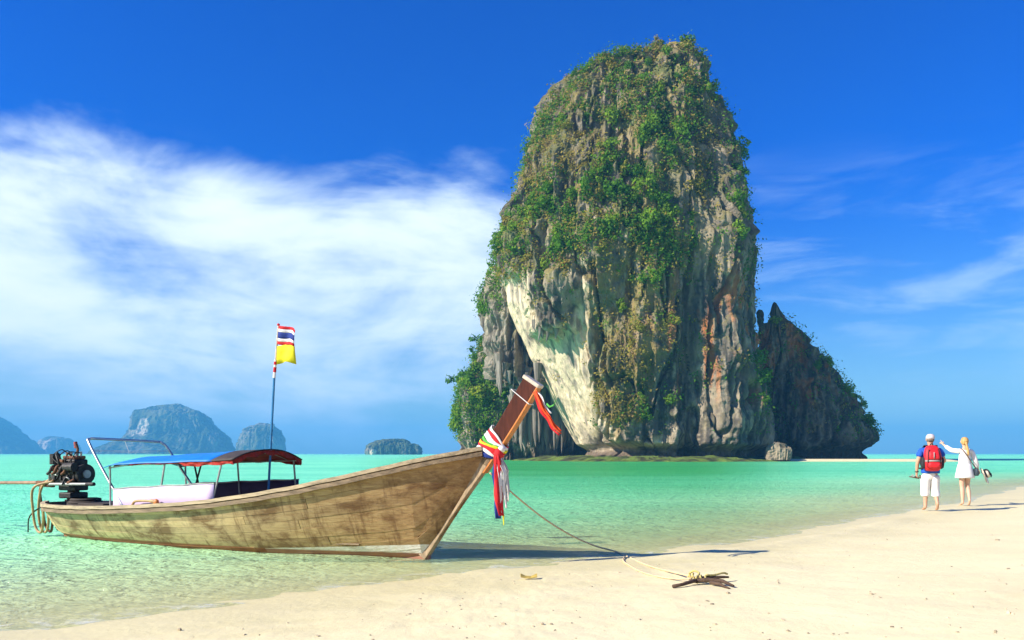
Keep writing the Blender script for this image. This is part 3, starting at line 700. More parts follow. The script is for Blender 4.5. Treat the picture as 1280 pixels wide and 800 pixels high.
c = g.mix(band, c, g.mix(g.mapr(pk, .45, .65, 0, .6), (.84, .80, .72), (.42, .26, .16)))
c = g.mix(g.mapr(zz, .045, .025, 0, .9), c, g.mix(g.mapr(gr, .35, .65), (.20, .05, .025), (.34, .12, .05)))
b = g.n('ShaderNodeBump', {'Strength': .5, 'Distance': .012, 'Height': g.math('ADD', gr, pk)}).outputs[0]
out(g, g.n('ShaderNodeBsdfPrincipled', {'Base Color': c, 'Roughness': .72, 'Normal': b, 'Specular IOR Level': .25}).outputs[0])
M_DARKW = plain('dark_tarred_wood', (.045, .034, .026), .85, .4, 8, .3)
M_RAIL = plain('weathered_rail_wood', (.40, .31, .19), .75, .45, 5, .5, stretch=(.6, 6, 6))
M_RUB = plain('dark_rub_rail', (.21, .15, .09), .8, .5, 5, .5, stretch=(.6, 6, 6))  # darker tone than the cap rail above it
M_POST = plain('oiled_red_brown_wood', (.062, .015, .008), .55, .4, 6, .3, spec=.15, stretch=(6, 6, .7))
M_EDGE = plain('orange_varnished_wood', (.50, .17, .035), .4, .3, 6, .3, stretch=(6, 6, .7))
M_PALE = plain('bleached_wood', (.52, .45, .36), .8, .35, 7, .5)
M_DECK = plain('worn_deck_boards', (.24, .17, .10), .8, .4, 5, .4, stretch=(.5, 5, 5))
M_STEEL = plain('dull_steel_tube', (.50, .50, .49), .38, .2, 9, 0, .85)
M_PIPE = plain('grey_galvanised_pipe', (.36, .36, .34), .5, .3, 9, .2, .6)
M_GRIME = plain('oily_engine_iron', (.028, .024, .022), .55, .6, 14, .6, .3)
M_RUST = plain('rusty_iron', (.17, .075, .04), .8, .5, 16, .5, .2)
M_HOSE = plain('tan_rubber_hose', (.42, .27, .12), .55, .3, 8)
M_BLUE = plain('blue_tarpaulin', (.004, .17, .53), .55, .18, 5, .3)
M_TARP = plain('dark_brown_tarpaulin', (.045, .035, .03), .75, .35, 7, .3)
M_RED = plain('red_lining_cloth', (.42, .035, .02), .85, .45, 9, .4, transl=.25)
M_LILAC = plain('pale_lilac_sheet', (.62, .50, .70), .75, .06, 4, .1)
M_LILAC_SHADE = plain('shaded_lilac_sheet', (.055, .032, .085), .75, .2, 4, .1)  # same lilac cloth, the shade under the canopy painted into its colour
M_WHITE = plain('white_cloth', (.80, .78, .74), .85, .06, 6, .2, transl=.2)
M_CRED = plain('red_cloth', (.62, .02, .025), .8, .15, 8, .2, transl=.2)
M_CBLUE = plain('navy_blue_cloth', (.012, .035, .22), .8, .15, 8, .2, transl=.15)
M_YEL = plain('yellow_cloth', (.88, .80, .03), .8, .08, 8, .2, transl=.35)
M_GRN = plain('green_cloth', (.08, .38, .06), .8, .15, 8, .2, transl=.2)
M_ORG = plain('orange_red_cloth', (.80, .10, .02), .8, .2, 8, .2, transl=.3)
M_POLE = plain('blue_painted_pole', (.02, .16, .34), .5, .2, 9)
HT = np.array([  # s, half beam at sheer, sheer height, keel height, section power
 (-7.42, .16, .52, .20, .8), (-7.25, .36, .505, .04, .62), (-6.95, .50, .49, -.05, .52), (-6.0, .68, .50, -.12, .45), (-4.95, .78, .54, -.15, .41), (-3.3, .82, .655, -.15, .35), (-1.85, .79, .85, -.12, .43),
 (-.64, .61, 1.09, -.06, .6), (0.0, .44, 1.235, 0.0, .74), (.445, .27, 1.33, .60, .86), (.72, .12, 1.385, .98, .95), (.86, .05, 1.41, 1.17, 1.0)])
def hcat(s, k):
    x = HT[:, 0]; i = int(np.clip(np.searchsorted(x, s) - 1, 0, len(x) - 2)); h = x[i + 1] - x[i]; t = (s - x[i]) / h
    d = lambda j: (HT[min(j + 1, len(x) - 1), k] - HT[max(j - 1, 0), k]) / (x[min(j + 1, len(x) - 1)] - x[max(j - 1, 0)])
    m0, m1 = d(i) * h, d(i + 1) * h
    if x[i] == 0.0 and k == 3: m0 = .60 / .445 * h
    if x[i + 1] == 0.0 and k == 3: m1 = .06 / .64 * h
    return (2 * t ** 3 - 3 * t ** 2 + 1) * HT[i, k] + (t ** 3 - 2 * t * t + t) * m0 + (-2 * t ** 3 + 3 * t * t) * HT[i + 1, k] + (t ** 3 - t * t) * m1
def hull(s, h, side, off=0.0):
    B, Z, K, p = (hcat(s, k) for k in (1, 2, 3, 4))
    hh = max(h, 1e-4)
    return Vector((s, side * max(B * hh ** p + off, 0.0), K + (Z - K) * h))
S0, S1 = -7.42, .86
NST = 8
edges_h = [0.0, .10, .21, .33, .46, .59, .72, .85, 1.0]
for side in (-1, 1):
    for k in range(NST):
        h0, h1 = edges_h[k], edges_h[k + 1]
        cuts = [S0] + sorted(random.uniform(a, bq) for a, bq in (((-5.4, -4.2), (-2.8, -1.9)) if k % 2 else ((-4.4, -3.4), (-1.8, -1.3)))) + [S1]
        for a, bq in zip(cuts[:-1], cuts[1:]):
            n = max(5, int((bq - a) / .22)); jit = random.uniform(-.004, .004)
            go = []
            for i in range(n + 1):
                s = a + .003 + (bq - a - .006) * i / n
                go.append([hull(s, h0 + (h1 - h0) * q, side, jit + .012) for q in ((.012, .35, .65, .988) if s < -.75 else (-.03 if k else .0, .35, .65, 1.03 if k < NST - 1 else 1.0))])
            MB().sheet(go, .024).build('hull_plank', m_plank, boat)
    gi = [[hull(S0 + .01 + (S1 - S0 - .02) * i / 60, q, side, -.016) for q in (0, .05, .15, .3, .5, .7, .85, 1.0)] for i in range(61)]
    MB().sheet(gi, .012).build('hull_lining', M_DARKW, boat, True)
    # cap rail, rub rail
    for nm, dz, w, hgt, mt, o_ in (('cap_rail', .02, .085, .05, M_RAIL, .025), ('rub_rail', -.048, .04, .055, M_RUB, .038)):
        rings = []
        for i in range(61):
            s = S0 + (S1 - S0) * i / 60; p = hull(s, 1.0, side, o_); e = .006 * math.sin(s * 9) * random.random()
            y0, y1 = p.y - side * w / 2, p.y + side * w / 2
            if side * y0 < 0: y0 = 0
            rings.append([(s, y0, p.z + dz - hgt / 2), (s, y1, p.z + dz - hgt / 2 + e), (s, y1, p.z + dz + hgt / 2 + e), (s, y0, p.z + dz + hgt / 2)])
        MB().loft(rings).build(nm, mt, boat)
# stern block closing the tail, keel
MB().loft([[(-7.50, -.10, .50), (-7.50, .10, .50), (-7.44, .05, .16), (-7.44, -.05, .16)], [(-7.30, -.34, .545), (-7.30, .34, .545), (-7.25, .12, .05), (-7.25, -.12, .05)]]).build('stern_block', M_RUB, boat)
kr = []
for i in range(41):
    s = -7.2 + 7.22 * i / 40; z = hcat(min(s, 0), 3)
    kr.append([(s, -.035, z - .05), (s, .035, z - .05), (s, .035, z + .04), (s, -.035, z + .04)])
MB().loft(kr).build('keel', m_plank, boat)
# stem: lower planked piece, upper oiled post with orange leading edge
stem = curve_pts([(-.02, 0, -.05), (.44, 0, .60), (.895, 0, 1.19), (1.25, 0, 1.68), (1.60, 0, 2.20)], 32)
def stem_piece(i0, i1, w0, w1, t, name, mt, ahead=0.0, bev=.008):
    rings = []
    for i in range(i0, i1 + 1):
        q = (i - i0) / (i1 - i0); p = stem[i]; tg = (stem[min(i + 1, len(stem) - 1)] - stem[max(i - 1, 0)]).normalized(); bk = Vector((-tg.z, 0, tg.x)); w = w0 + (w1 - w0) * q
        f_, a_ = p - bk * ahead, p + bk * w
        rings.append([(f_.x, -t, f_.z), (f_.x, t, f_.z), (a_.x, t, a_.z), (a_.x, -t, a_.z)])
    return MB().loft(rings).build(name, mt, boat, bevel=bev)
NS = len(stem) - 1; iu = int(NS * .62)
stem_piece(0, iu, .30, .20, .062, 'stem_plank', plain('stem_timber', (.33, .235, .14), .75, .5, 5, .5, stretch=(3, 6, 1)))
stem_piece(iu - 3, NS, .19, .215, .062, 'prow_post', M_POST)
stem_piece(iu - 4, NS - 0, .0, .0, .066, 'prow_edge', M_EDGE, .022, .004)
tp = stem[NS]; tg = (stem[NS] - stem[NS - 1]).normalized(); bk = Vector((-tg.z, 0, tg.x)); cr = Matrix((tg, Vector((0, 1, 0)), tg.cross(Vector((0, 1, 0))))).transposed()
MB().box(tp + bk * .10 + tg * .015, (.05, .16, .26), cr).build('prow_cap', M_PALE, boat, bevel=.012)
mb = MB(); q = stem[NS - 3]; mb.tube([q + bk * -.035 + Vector((0, -.07, 0)), q + bk * .26 + Vector((0, -.07, .03)), q + bk * .26 + Vector((0, .07, .03)), q + bk * -.035 + Vector((0, .07, 0)), q + bk * -.035 + Vector((0, -.07, 0))], .006, 6)
mb.build('prow_cord', M_WHITE, boat)
# deck boards, ribs and thwarts
for k in range(6):
    a = -.42 + .168 * k
    MB().sheet([[(s, a * min(1, hull(s, .35, 1).y / .5), .12 + .02 * (s > -2)), (s, (a + .155) * min(1, hull(s, .35, 1).y / .5), .12 + .02 * (s > -2))] for s in np.linspace(-6.2, -.9, 12)], .02).build('deck_board', M_DECK, boat)
for s in (-5.9, -2.2, -1.2, -.2):
    p = hull(s, .8, 1); MB().box((s, 0, p.z), (.2, 2 * p.y - .03, .035)).build('thwart', M_DECK, boat, bevel=.005)
for k in range(12):
    s = -6.4 + k * .58
    for side in (-1, 1):
        MB().tube([hull(s, q, side, -.045) for q in (.1, .25, .45, .7, .97)], .022, 5).build('rib', M_DARKW, boat)
# bow deck
MB().sheet([[hull(s, .93, -1, -.03), Vector((s, 0, hull(s, .93, 1).z + .03)), hull(s, .93, 1, -.03)] for s in np.linspace(-.9, .78, 9)], .02).build('bow_deck', M_DECK, boat)
# canopy -----------------------------------------------------------
can = MB()
SA, SB, HWC = -5.32, -2.72, .74
def roof(s, w, dz=0.0):
    t = (s - SA) / (SB - SA)
    edge = 1.195 + .075 * t; crown = .105 + .05 * t
    end = -.05 * max(0, (.08 - t) / .08)
    return Vector((s, w * HWC, edge + crown * (1 - abs(w) ** 2.1) + end + dz + .004 * math.sin(s * 7 + w * 5)))
WS = [k / 8 - 1 for k in range(17)]
SPL = SA + (SB - SA) * .85
MB().sheet([[roof(s, w) for w in WS] for s in np.linspace(SA, SPL, 16)], .012).build('canopy', M_BLUE, boat, True)
canopy = boat.children[-1] if False else [o for o in boat.children if o.name.startswith('canopy')][0]
MB().sheet([[roof(s, w, .004) for w in WS] for s in np.linspace(SPL - .03, SB, 9)], .012).build('front_sheet', M_TARP, canopy, True)
MB().sheet([[roof(s, w * .97, -.022 - .012 * math.sin(s * 11 + w * 3)) for w in WS] for s in np.linspace(SA + .5, SB - .02, 22)], .006).build('lining', M_RED, canopy, True)
for side, a, bq in ((-1, SA + .55, SB), (1, SA + .6, SB)):        # torn valance hanging from the edges
    rows = []
    for i in range(56):
        s = a + (bq - a) * i / 55; ln = max(.012, .10 * (vnoise(np.array([s * 5.0]), np.array([side * 3.0]), np.array([0.0]), 4)[0] - .25) * 1.6 * (.5 + .7 * (i / 55)))
        p = roof(s, side * .98, -.01); rows.append([p, p + Vector((0, side * .012 * math.sin(s * 30), -ln * .5)), p + Vector((0, -side * .02 * math.sin(s * 23), -ln))])
    MB().sheet(rows, .006).build('valance', M_RED, canopy)
rows = [[roof(SB - .01, w, -.01), roof(SB - .01, w, -.01) + Vector((-.02 * math.sin(w * 20), 0, -.03 - .05 * abs(math.sin(w * 7 + 1)))) ] for w in WS]
MB().sheet(rows, .006).build('valance', M_RED, canopy)
def post(a, bq, r=.014, m=M_PIPE, nm='canopy_post'): MB().tube([a, bq], r, 8).build(nm, m, canopy)
for s, lean in ((-5.22, -.02), (-4.12, 0.04), (-3.03, .07)):
    post((s - lean, -hcat(s, 1) + .05, hcat(s, 2) - .12), roof(s + lean, -.93, -.01)); 
for s in (-5.15, -4.0, -2.85):
    post((s, hcat(s, 1) - .05, hcat(s, 2) - .12), roof(s, .93, -.01), .015)
for s in (-5.2, -4.1, -2.95): MB().tube([roof(s, w, -.03) for w in WS[1:-1]], .012, 6).build('canopy_bow', M_PIPE, canopy)
for w in (-.93, 0, .93): MB().tube([roof(s, w, -.032) for s in np.linspace(SA + .05, SB - .03, 8)], .011, 6).build('canopy_bar', M_PIPE, canopy)
MB().tube([(-4.35, .3, .55), (-4.62, .35, 1.30)], .014, 6).build('canopy_strut', M_DARKW, canopy)
MB().tube([(-4.62, .3, .55), (-4.40, .35, 1.30)], .014, 6).build('canopy_strut', M_DARKW, canopy)
# side sheets
def sheet_panel(side, a, bq, top0, top1, m, nm):
    rows = []
    for i in range(15):
        s = a + (bq - a) * i / 14; y = side * (hcat(s, 1) - .07); zt = top0 + (top1 - top0) * i / 14 + .006 * math.sin(s * 9)
        rows.append([(s, y + .008 * math.sin(s * 6), hcat(s, 2) - .16), (s, y + .015 * math.sin(s * 5 + 1), (zt + hcat(s, 2)) / 2), (s, y, zt)])
    p = MB().sheet(rows, .008).build(nm, m, boat, True)
    MB().tube([r[2] for r in rows], .012, 6).build('panel_rail', M_PIPE, p)
sheet_panel(-1, -5.16, -3.05, .83, .945, M_LILAC, 'side_sheet')
sheet_panel(1, -5.1, -2.80, .86, .96, M_LILAC_SHADE, 'side_sheet')
MB().tube(curve_pts([(-4.62, -.80, .60), (-4.56, -.81, .655), (-4.40, -.82, .672), (-4.2, -.82, .67), (-4.12, -.81, .655)], 16), [.02] * 12 + [.03] * 5, 7).build('tiller_stick', M_HOSE, boat, True)
MB().ball((-4.12, -.81, .655), (.05, .035, .05), 8, 6).build('stick_knob', M_EDGE, boat, True)
# roll bar leaning aft
rb = curve_pts([(-4.90, -.70, .52), (-5.45, -.66, 1.13), (-5.80, -.62, 1.535), (-5.86, -.56, 1.595), (-5.80, -.4, 1.60), (-5.62, .45, 1.565), (-5.56, .57, 1.54), (-5.46, .62, 1.43), (-5.1, .66, .98), (-4.75, .70, .55)], 63)
o = MB().tube(rb, .021, 10).build('roll_bar', M_STEEL, boat, True)
for z in (1.40, 1.42): MB().tube([(-5.70, -.62, z), (-5.6, 0, z - .015), (-5.45, .60, z)], .004, 5).build('net_cord', M_WHITE, o)
MB().tube([(-5.74, -.02, 1.585), (-5.66, 0, 1.39)], .004, 5).build('net_cord', M_WHITE, o)
# flag pole on the canopy's fore end
fb = roof(-2.78, .06, .0); ft = fb + Vector((.14, .06, 1.86))
pole = MB().tube([(fb.x - .02, fb.y, .5), fb + (ft - fb) * .58], .017, 8).build('flag_pole', M_POLE, boat)
MB().tube([fb + (ft - fb) * .575, fb + (ft - fb) * .72], .021, 8).build('red_white_wrap', M_WHITE, pole)
MB().tube([fb + (ft - fb) * .62, fb + (ft - fb) * .66], .0225, 8).build('red_band', M_CRED, pole); MB().tube([fb + (ft - fb) * .68, fb + (ft - fb) * .705], .0225, 8).build('red_band', M_CRED, pole)
MB().tube([fb + (ft - fb) * .715, ft], .014, 8).build('pole_top', M_PALE, pole); MB().ball(ft, .022, 8, 6).build('pole_tip', M_CRED, pole)
fdir = (BM.to_3x3().inverted() @ Vector((.86, -.45, 0))).normalized()
def flag(z0, z1, ln, droop, mats, nm, phs):
    """stripes hang as strips of one flag, from z1 (top) to z0"""
    n = len(mats); root = None
    prop = {1: [1], 5: [1, 1, 2, 1, 1]}[n]; tot = sum(prop); acc = 0
    for m_, w in zip(mats, prop):
        t0, t1 = acc / tot, (acc + w) / tot; acc += w; rows = []
        for i in range(17):
            q = i / 16
            def pt(t):
                zt = z1 + (z0 - z1) * t; pp = fb + (ft - fb) * ((zt - fb.z) / (ft.z - fb.z))
                sh = .96 if t < .5 else .92
                wv_ = .05 * math.sin(q * 7 + phs + t * 1.5) * (q ** .6)
                return pp + fdir * (ln * q * (1 - .06 * math.sin(q * 3))) + fdir.cross(Vector((0, 0, 1))) * wv_ + Vector((0, 0, -droop * q * q * (1 - .35 * t) - .02 * math.sin(q * 5 + phs)))
            rows.append([pt(t0 + (t1 - t0) * j / 3) for j in range(4)])
        if root is None: root = empty(nm); root.parent = pole
        MB().sheet(rows, .004).build('stripe' if n > 1 else 'cloth', m_, pole if n == 1 else pole, True)
    bpy.data.objects.remove(root)
flag(3.00, 3.28, .37, .13, [M_CRED, M_WHITE, M_CBLUE, M_WHITE, M_CRED], 'flag', .4)
flag(2.71, 2.98, .39, .05, [M_YEL], 'flag', 1.5)
# engine on the stern --------------------------------------------
eng = MB().box((-7.02, 0, 1.00), (.52, .34, .30)).build('engine', M_GRIME, boat, bevel=.02)
MB().box((-7.04, -.01, 1.20), (.50, .26, .14)).build('cylinder_head', M_GRIME, eng, bevel=.025)
MB().box((-6.98, .0, 1.30), (.36, .18, .06)).build('rocker_cover', M_RUST, eng, bevel=.02)
MB().box((-7.0, 0, .80), (.42, .26, .12)).build('sump', M_GRIME, eng, bevel=.02)
MB().tube([(-6.68, 0, 1.02), (-6.74, 0, 1.02)], .17, 18).build('flywheel', M_GRIME, eng)
MB().tube([(-6.655, 0, 1.02), (-6.69, 0, 1.02)], .07, 14).build('pulley', M_PIPE, eng)
MB().tube([(-6.70, -.2, 1.14), (-6.92, -.2, 1.14)], .075, 14).build('alternator', M_GRIME, eng)
MB().tube([(-7.30, -.12, 1.18), (-7.30, -.12, 1.36)], .085, 14).build('air_filter', M_GRIME, eng)
for k in range(4):
    x = -7.2 + k * .12
    MB().tube(curve_pts([(x, -.12, 1.16), (x - .02, -.22, 1.15), (x - .06, -.24, 1.06), (x - .14, -.23, 1.02)], 9), .024, 7).build('manifold_pipe', M_RUST if k % 2 else M_GRIME, eng, True)
    MB().tube([(x + .03, 0, 1.32), (x + .03, 0, 1.38 + .02 * (k % 2))], .018, 6).build('spark_plug', M_PIPE, eng)
    MB().tube(curve_pts([(x + .03, 0, 1.385), (x + .02, -.1, 1.43 - .02 * k), (x - .06 + .05 * k, -.2, 1.30), (-6.95, -.2, 1.12)], 12), .009, 5).build('ignition_lead', M_GRIME, eng, True)
for k in range(12):
    a = Vector((random.uniform(-7.3, -6.72), random.uniform(-.24, -.12), random.uniform(.88, 1.36))); bq = a + Vector((random.uniform(-.12, .12), random.uniform(-.06, .04), random.uniform(-.14, .06))); e = bq + Vector((random.uniform(-.08, .1), random.uniform(-.05, .05), random.uniform(-.12, .04)))
    MB().tube(curve_pts([a, bq, e], 8), random.uniform(.012, .026), 6).build('engine_hose', random.choice([M_GRIME, M_GRIME, M_RUST, M_PIPE]), eng, True)
for k in range(9):
    a = Vector((random.uniform(-7.28, -6.72), random.uniform(-.2, -.15), random.uniform(.9, 1.34)))
    MB().box(a, (random.uniform(.05, .11), .07, random.uniform(.04, .1)), Matrix.Rotation(random.uniform(-.4, .4), 3, 'Y')).build('bracket', random.choice([M_GRIME, M_GRIME, M_RUST]), eng, bevel=.008)
MB().tube([(-6.98, .05, 1.3), (-6.96, .05, 1.44), (-7.0, .05, 1.52)], [.022, .022, .026], 8).build('exhaust_stack', M_RUST, eng)
MB().tube([(-7.0, .05, 1.46), (-7.02, .05, 1.565)], .03, 8).build('exhaust_tip', plain('faded_red_paint', (.30, .05, .04), .6, .3, 12), eng)
MB().tube([(-7.3, 0, .88), (-7.75, 0, .85)], [.06, .05], 12).build('gear_housing', M_RUST, eng)
MB().box((-7.72, 0, .835), (.42, .07, .1), Matrix.Rotation(.03, 3, 'Y')).build('shaft_clamp', M_RUST, eng, bevel=.01)
sh = MB().tube([(-7.5, 0, .865), (-9.4, 0, .83), (-11.2, 0, .66)], [.032, .026, .022], 10).build('tail_shaft', plain('brown_shaft_tube', (.30, .17, .10), .6, .4, 7, .3), eng)
for k in range(3):
    q = k * 2.094; MB().loft([[(-11.2 + .02 * math.sin(q), .03 * math.cos(q) + .0, .66 + .03 * math.sin(q)), (-11.25, .05 * math.cos(q + .5), .66 + .05 * math.sin(q + .5)), (-11.24, .05 * math.cos(q + .3), .66 + .05 * math.sin(q + .3))],
        [(-11.19, .13 * math.cos(q - .3), .66 + .13 * math.sin(q - .3)), (-11.27, .13 * math.cos(q + .4), .66 + .13 * math.sin(q + .4)), (-11.25, .12 * math.cos(q + .1), .66 + .12 * math.sin(q + .1))]]).build('propeller_blade', M_RUST, eng)
MB().tube([(-7.34, -.20, .845), (-6.18, -.26, .865)], .024, 9).build('tiller', M_PIPE, eng); MB().tube([(-6.34, -.252, .862), (-6.15, -.262, .867)], .031, 9).build('tiller_grip', M_GRIME, eng)
MB().tube([(-7.34, -.2, .845), (-7.30, -.22, 1.03), (-7.05, -.22, 1.0)], .02, 7).build('throttle_arm', M_PIPE, eng)
MB().tube([(-7.0, 0, .2), (-7.0, 0, .78)], [.12, .09], 12).build('engine_pedestal', M_DARKW, boat)
MB().box((-7.0, 0, .66), (.30, .34, .1)).build('swivel_mount', M_GRIME, boat, bevel=.02)
for k, (dx, w) in enumerate(((0, .05), (.05, -.06), (.1, .1))):
    MB().tube(curve_pts([(-7.25, -.18, .98 - .08 * k), (-7.52 - dx, -.26 + w, .78), (-7.66 + dx * .4, -.22 + w, .38), (-7.62 + dx * .5, -.2 + w, .08 + .02 * k), (-7.46 + dx * .5, -.22 + w, .03), (-7.36 + dx * .4, -.25 + w, .20), (-7.34 + dx, -.28 + w, .46)], 42), .021, 7).build('water_hose', M_HOSE if k < 2 else M_RUST, eng, True)
MB().tube(curve_pts([(-7.45, -.2, .5), (-7.72, -.28, .30), (-7.80, -.26, .02)], 10), .012, 6).build('stern_line', M_DARKW, boat, True)
mb = MB()
for k in range(3): mb.tube([Vector((-6.72 + (.30 - .03 * k) * math.cos(a), .02 + (.24 - .02 * k) * math.sin(a), .50 + .045 * k)) for a in np.linspace(0, 6.28, 26)], .028, 6)
mb.build('rope_coil', M_DARKW, boat, True)
MB().box((-6.25, .05, .42), (.62, .62, .26)).build('battery_box', M_DARKW, boat, bevel=.02)
MB().box((-5.65, .1, .44), (.42, .6, .22)).build('engine_cover', M_GRIME, boat, bevel=.04)

# ------------------------------------------------------------------ ribbons tied to the prow
def W2(p): return BM @ Vector(p)
def ribbon(path, width_dir, w, m, nm, parent, th=.008, ruf=.0):
    path = [Vector(p) for p in path]; rows = []
    for i, p in enumerate(path):
        wd = Vector(width_dir(i / (len(path) - 1)) if callable(width_dir) else width_dir).normalized(); ww = w(i / (len(path) - 1)) if callable(w) else w
        tg_ = (path[min(i + 1, len(path) - 1)] - path[max(i - 1, 0)]).normalized(); nn_ = tg_.cross(wd)
        nn_ = nn_.normalized() if nn_.length > 1e-6 else Vector((0, 1, 0))
        rows.append([p + wd * ww * (j / 4 - .5) + nn_ * ruf * math.sin(j * 2.2 + i * .35) for j in range(5)])
    return MB().sheet(rows, th).build(nm, m, parent, True)
rib = empty('prow_ribbons', (0, 0, 0)); rib.location = W2((.95, 0, 1.36)); rib.rotation_euler = (0, 0, BYAW)
tag(rib, 'bright red, white and blue cloth ribbons knotted round the boat prow', 'ribbon')
RO = Vector((.95, 0, 1.36))
tgm = (stem[iu + 1] - stem[iu - 1]).normalized(); bkm = Vector((-tgm.z, 0, tgm.x))
def wrap(at, off, m, w, tilt):
    ctr = stem[iu] + tgm * at + bkm * .10 - RO; pts = []
    for k in range(25):
        a = 2 * math.pi * k / 24
        pts.append(ctr + bkm * (.165 + off) * math.cos(a) + Vector((0, 1, 0)) * (.085 + off) * math.sin(a) + tgm * (tilt * math.cos(a) + .012 * math.sin(3 * a + at * 40)))
    ribbon(pts, tgm, w, m, 'wrapped_band', rib, .012, .006)
for at, off, m, w, tl in ((-.09, .0, M_CBLUE, .09, -.05), (-.045, .016, M_WHITE, .06, -.04), (-.005, .022, M_CRED, .075, -.02), (.03, .026, M_YEL, .035, -.05), (.055, .022, M_GRN, .04, -.02), (.09, .016, M_WHITE, .075, .01), (.135, .006, M_CRED, .05, .03), (.165, .002, M_WHITE, .04, .05)):
    wrap(at, off, m, w, tl)
kn = stem[iu] - RO + Vector((.05, -.09, -.02))
MB().ball(kn, (.06, .06, .075), 10, 7).build('knot', M_CRED, rib, True)
MB().ball(kn + Vector((.035, .02, .06)), (.05, .05, .045), 10, 7).build('knot', M_WHITE, rib, True)
for dx, dy, ln, m, w in ((-.06, .0, .80, M_CBLUE, .085), (-.02, -.035, .76, M_CRED, .09), (.015, -.05, .62, M_CRED, .07), (.045, -.02, .72, M_WHITE, .055), (.085, .01, .66, M_WHITE, .07), (.03, .03, .55, M_YEL, .03), (.11, .03, .58, plain('grey_weathered_cloth', (.45, .42, .38), .9, .2, 7), .05)):
    pts = [kn + Vector((dx * min(1, q * 3) + .07 * q * (1 if dx < 0 else .2), dy, -.02 - ln * q)) + Vector((.008 * math.sin(q * 9 + dx * 60), .012 * math.sin(q * 7 + dx * 40), 0)) for q in np.linspace(0, 1, 22)]
    ribbon(pts, lambda t, dx=dx: Vector((math.cos(dx * 9 + t * 1.1), math.sin(dx * 9 + t * 1.1), 0)), lambda t, w=w: w * (.7 + .5 * math.sin(2.6 * t + .3)) , m, 'hanging_tail', rib, .006, .012)
MB().tube([kn + Vector((.07, 0, -.76)), kn + Vector((.075, 0, -.90))], [.012, .006], 6).build('tail_end', M_YEL, rib)
tr_ = empty('streamer', (0, 0, 0)); tr_.location = W2(stem[NS]); tr_.rotation_euler = (0, 0, BYAW)
tag(tr_, 'thin orange and red ribbon streaming from the tip of the prow', 'ribbon')
sd = [(-.02, -.075, -.06), (.05, -.09, -.16), (.10, -.1, -.27), (.18, -.1, -.37), (.24, -.11, -.47), (.34, -.1, -.56)]
for k, (m, w, o_) in enumerate(((M_ORG, .055, (0, 0, 0)), (M_CRED, .04, (-.025, .02, -.05)), (M_WHITE, .03, (.02, .02, .03)), (M_ORG, .03, (.015, -.03, -.03)))):
    pts = curve_pts([Vector(p) + Vector(o_) * min(1, i) + Vector((0, .01 * math.sin(i * 2 + k), 0)) for i, p in enumerate(sd[:6 - (k == 2) * 2])], 24)
    ribbon(pts, lambda t, k=k: Vector((.8, .3 * math.sin(t * 8 + k), .45)), lambda t, w=w: w * (1.1 - .6 * t), m, 'streamer_tail', tr_, .005, .006)
ribbon([(.15, -.10, -.22), (.19, -.1, -.26), (.24, -.09, -.24), (.27, -.1, -.19)], (.3, .2, .9), .025, M_GRN, 'streamer_tail', tr_)

# ------------------------------------------------------------------ mooring rope and the stick anchor in the sand
M_ROPE = plain('tan_mooring_rope', (.60, .44, .26), .85, .35, 60, .6)
M_ROPEY = plain('yellow_fibre_rope', (.52, .42, .14), .85, .35, 60, .6)
anc = ground(873, 731)
lift = lambda p, d: Vector((p.x, p.y, p.z + d))
A0 = W2((.97, -.1, 1.12)); A1 = ground(772, 692); A2 = ground(812, 709); A3 = lift(ground(866, 727), .05)
mid = [A0.lerp(A1, t) + Vector((0, 0, -.16 * math.sin(math.pi * t))) for t in (0, .2, .4, .6, .8)]
mid = [Vector((p.x, p.y, max(p.z, float(ground_h(np.array([p.x]), np.array([p.y]))[0]) + .012))) for p in mid]
o = MB().tube(curve_pts(mid + [lift(A1, .02), lift(A2, .016), A3], 90), .011, 7).build('mooring_rope', M_ROPE, None, True)
tag(o, 'long tan rope slanting from the boat prow down onto the sand', 'rope')
l0, l1, l2, l3 = ground(781, 697), ground(784, 706), ground(805, 717), ground(864, 728)
o = MB().tube(curve_pts([lift(l0, .018), lift(ground(779, 701), .012), lift(l1, .01), lift(l2, .01), lift(ground(835, 724), .012), lift(l3, .04)], 50), .010, 7).build('loose_rope', M_ROPE, None, True)
tag(o, 'slack loop of rope lying on the sand beside the taut line', 'rope')
M_STICK = plain('dark_driftwood', (.085, .05, .03), .85, .5, 20, .8, stretch=(1, 1, 1))
st = empty('stick_anchor', anc); tag(st, 'dark forked driftwood stick bound with rope, stuck in the sand', 'driftwood')
def S(u, v, d=.02): return lift(ground(u, v), d) - anc
MB().tube([S(841, 735.5), S(852, 734, .025), S(866, 731.5, .04), S(884, 729, .05)], [.018, .017, .02, .017], 9).build('stick', M_STICK, st, True)
MB().tube([S(862, 731, .035), S(885, 731, .05), S(903, 732, .045), S(917, 735, .02)], [.02, .024, .02, .011], 9).build('branch', M_STICK, st, True)
MB().tube([S(868, 729, .05), S(885, 729.5, .06), S(902, 728, .055), S(911, 727.5, .05)], [.018, .02, .015, .01], 9).build('branch', M_STICK, st, True)
MB().tube([S(888, 732, .03), S(900, 734, .03), S(912, 736.5, .005)], [.02, .018, .01], 8).build('branch', M_STICK, st, True)
for k, (u, v, d) in enumerate(((866, 728, .06), (871, 730.5, .05), (876, 730, .055), (862, 727, .055), (882, 730, .055))):
    c = S(u, v, d)
    MB().tube([c + Vector((.012 * k * 0 + .01 * math.sin(a * 2), .033 * math.cos(a), .033 * math.sin(a))) for a in np.linspace(0, 6.6, 18)], .009, 6).build('rope_lashing', M_ROPEY, st, True)
MB().tube(curve_pts([S(862, 727, .09), S(868, 728, .12), S(874, 729, .1), S(870, 731, .07)], 12), .011, 6).build('rope_lashing', M_ROPEY, st, True)
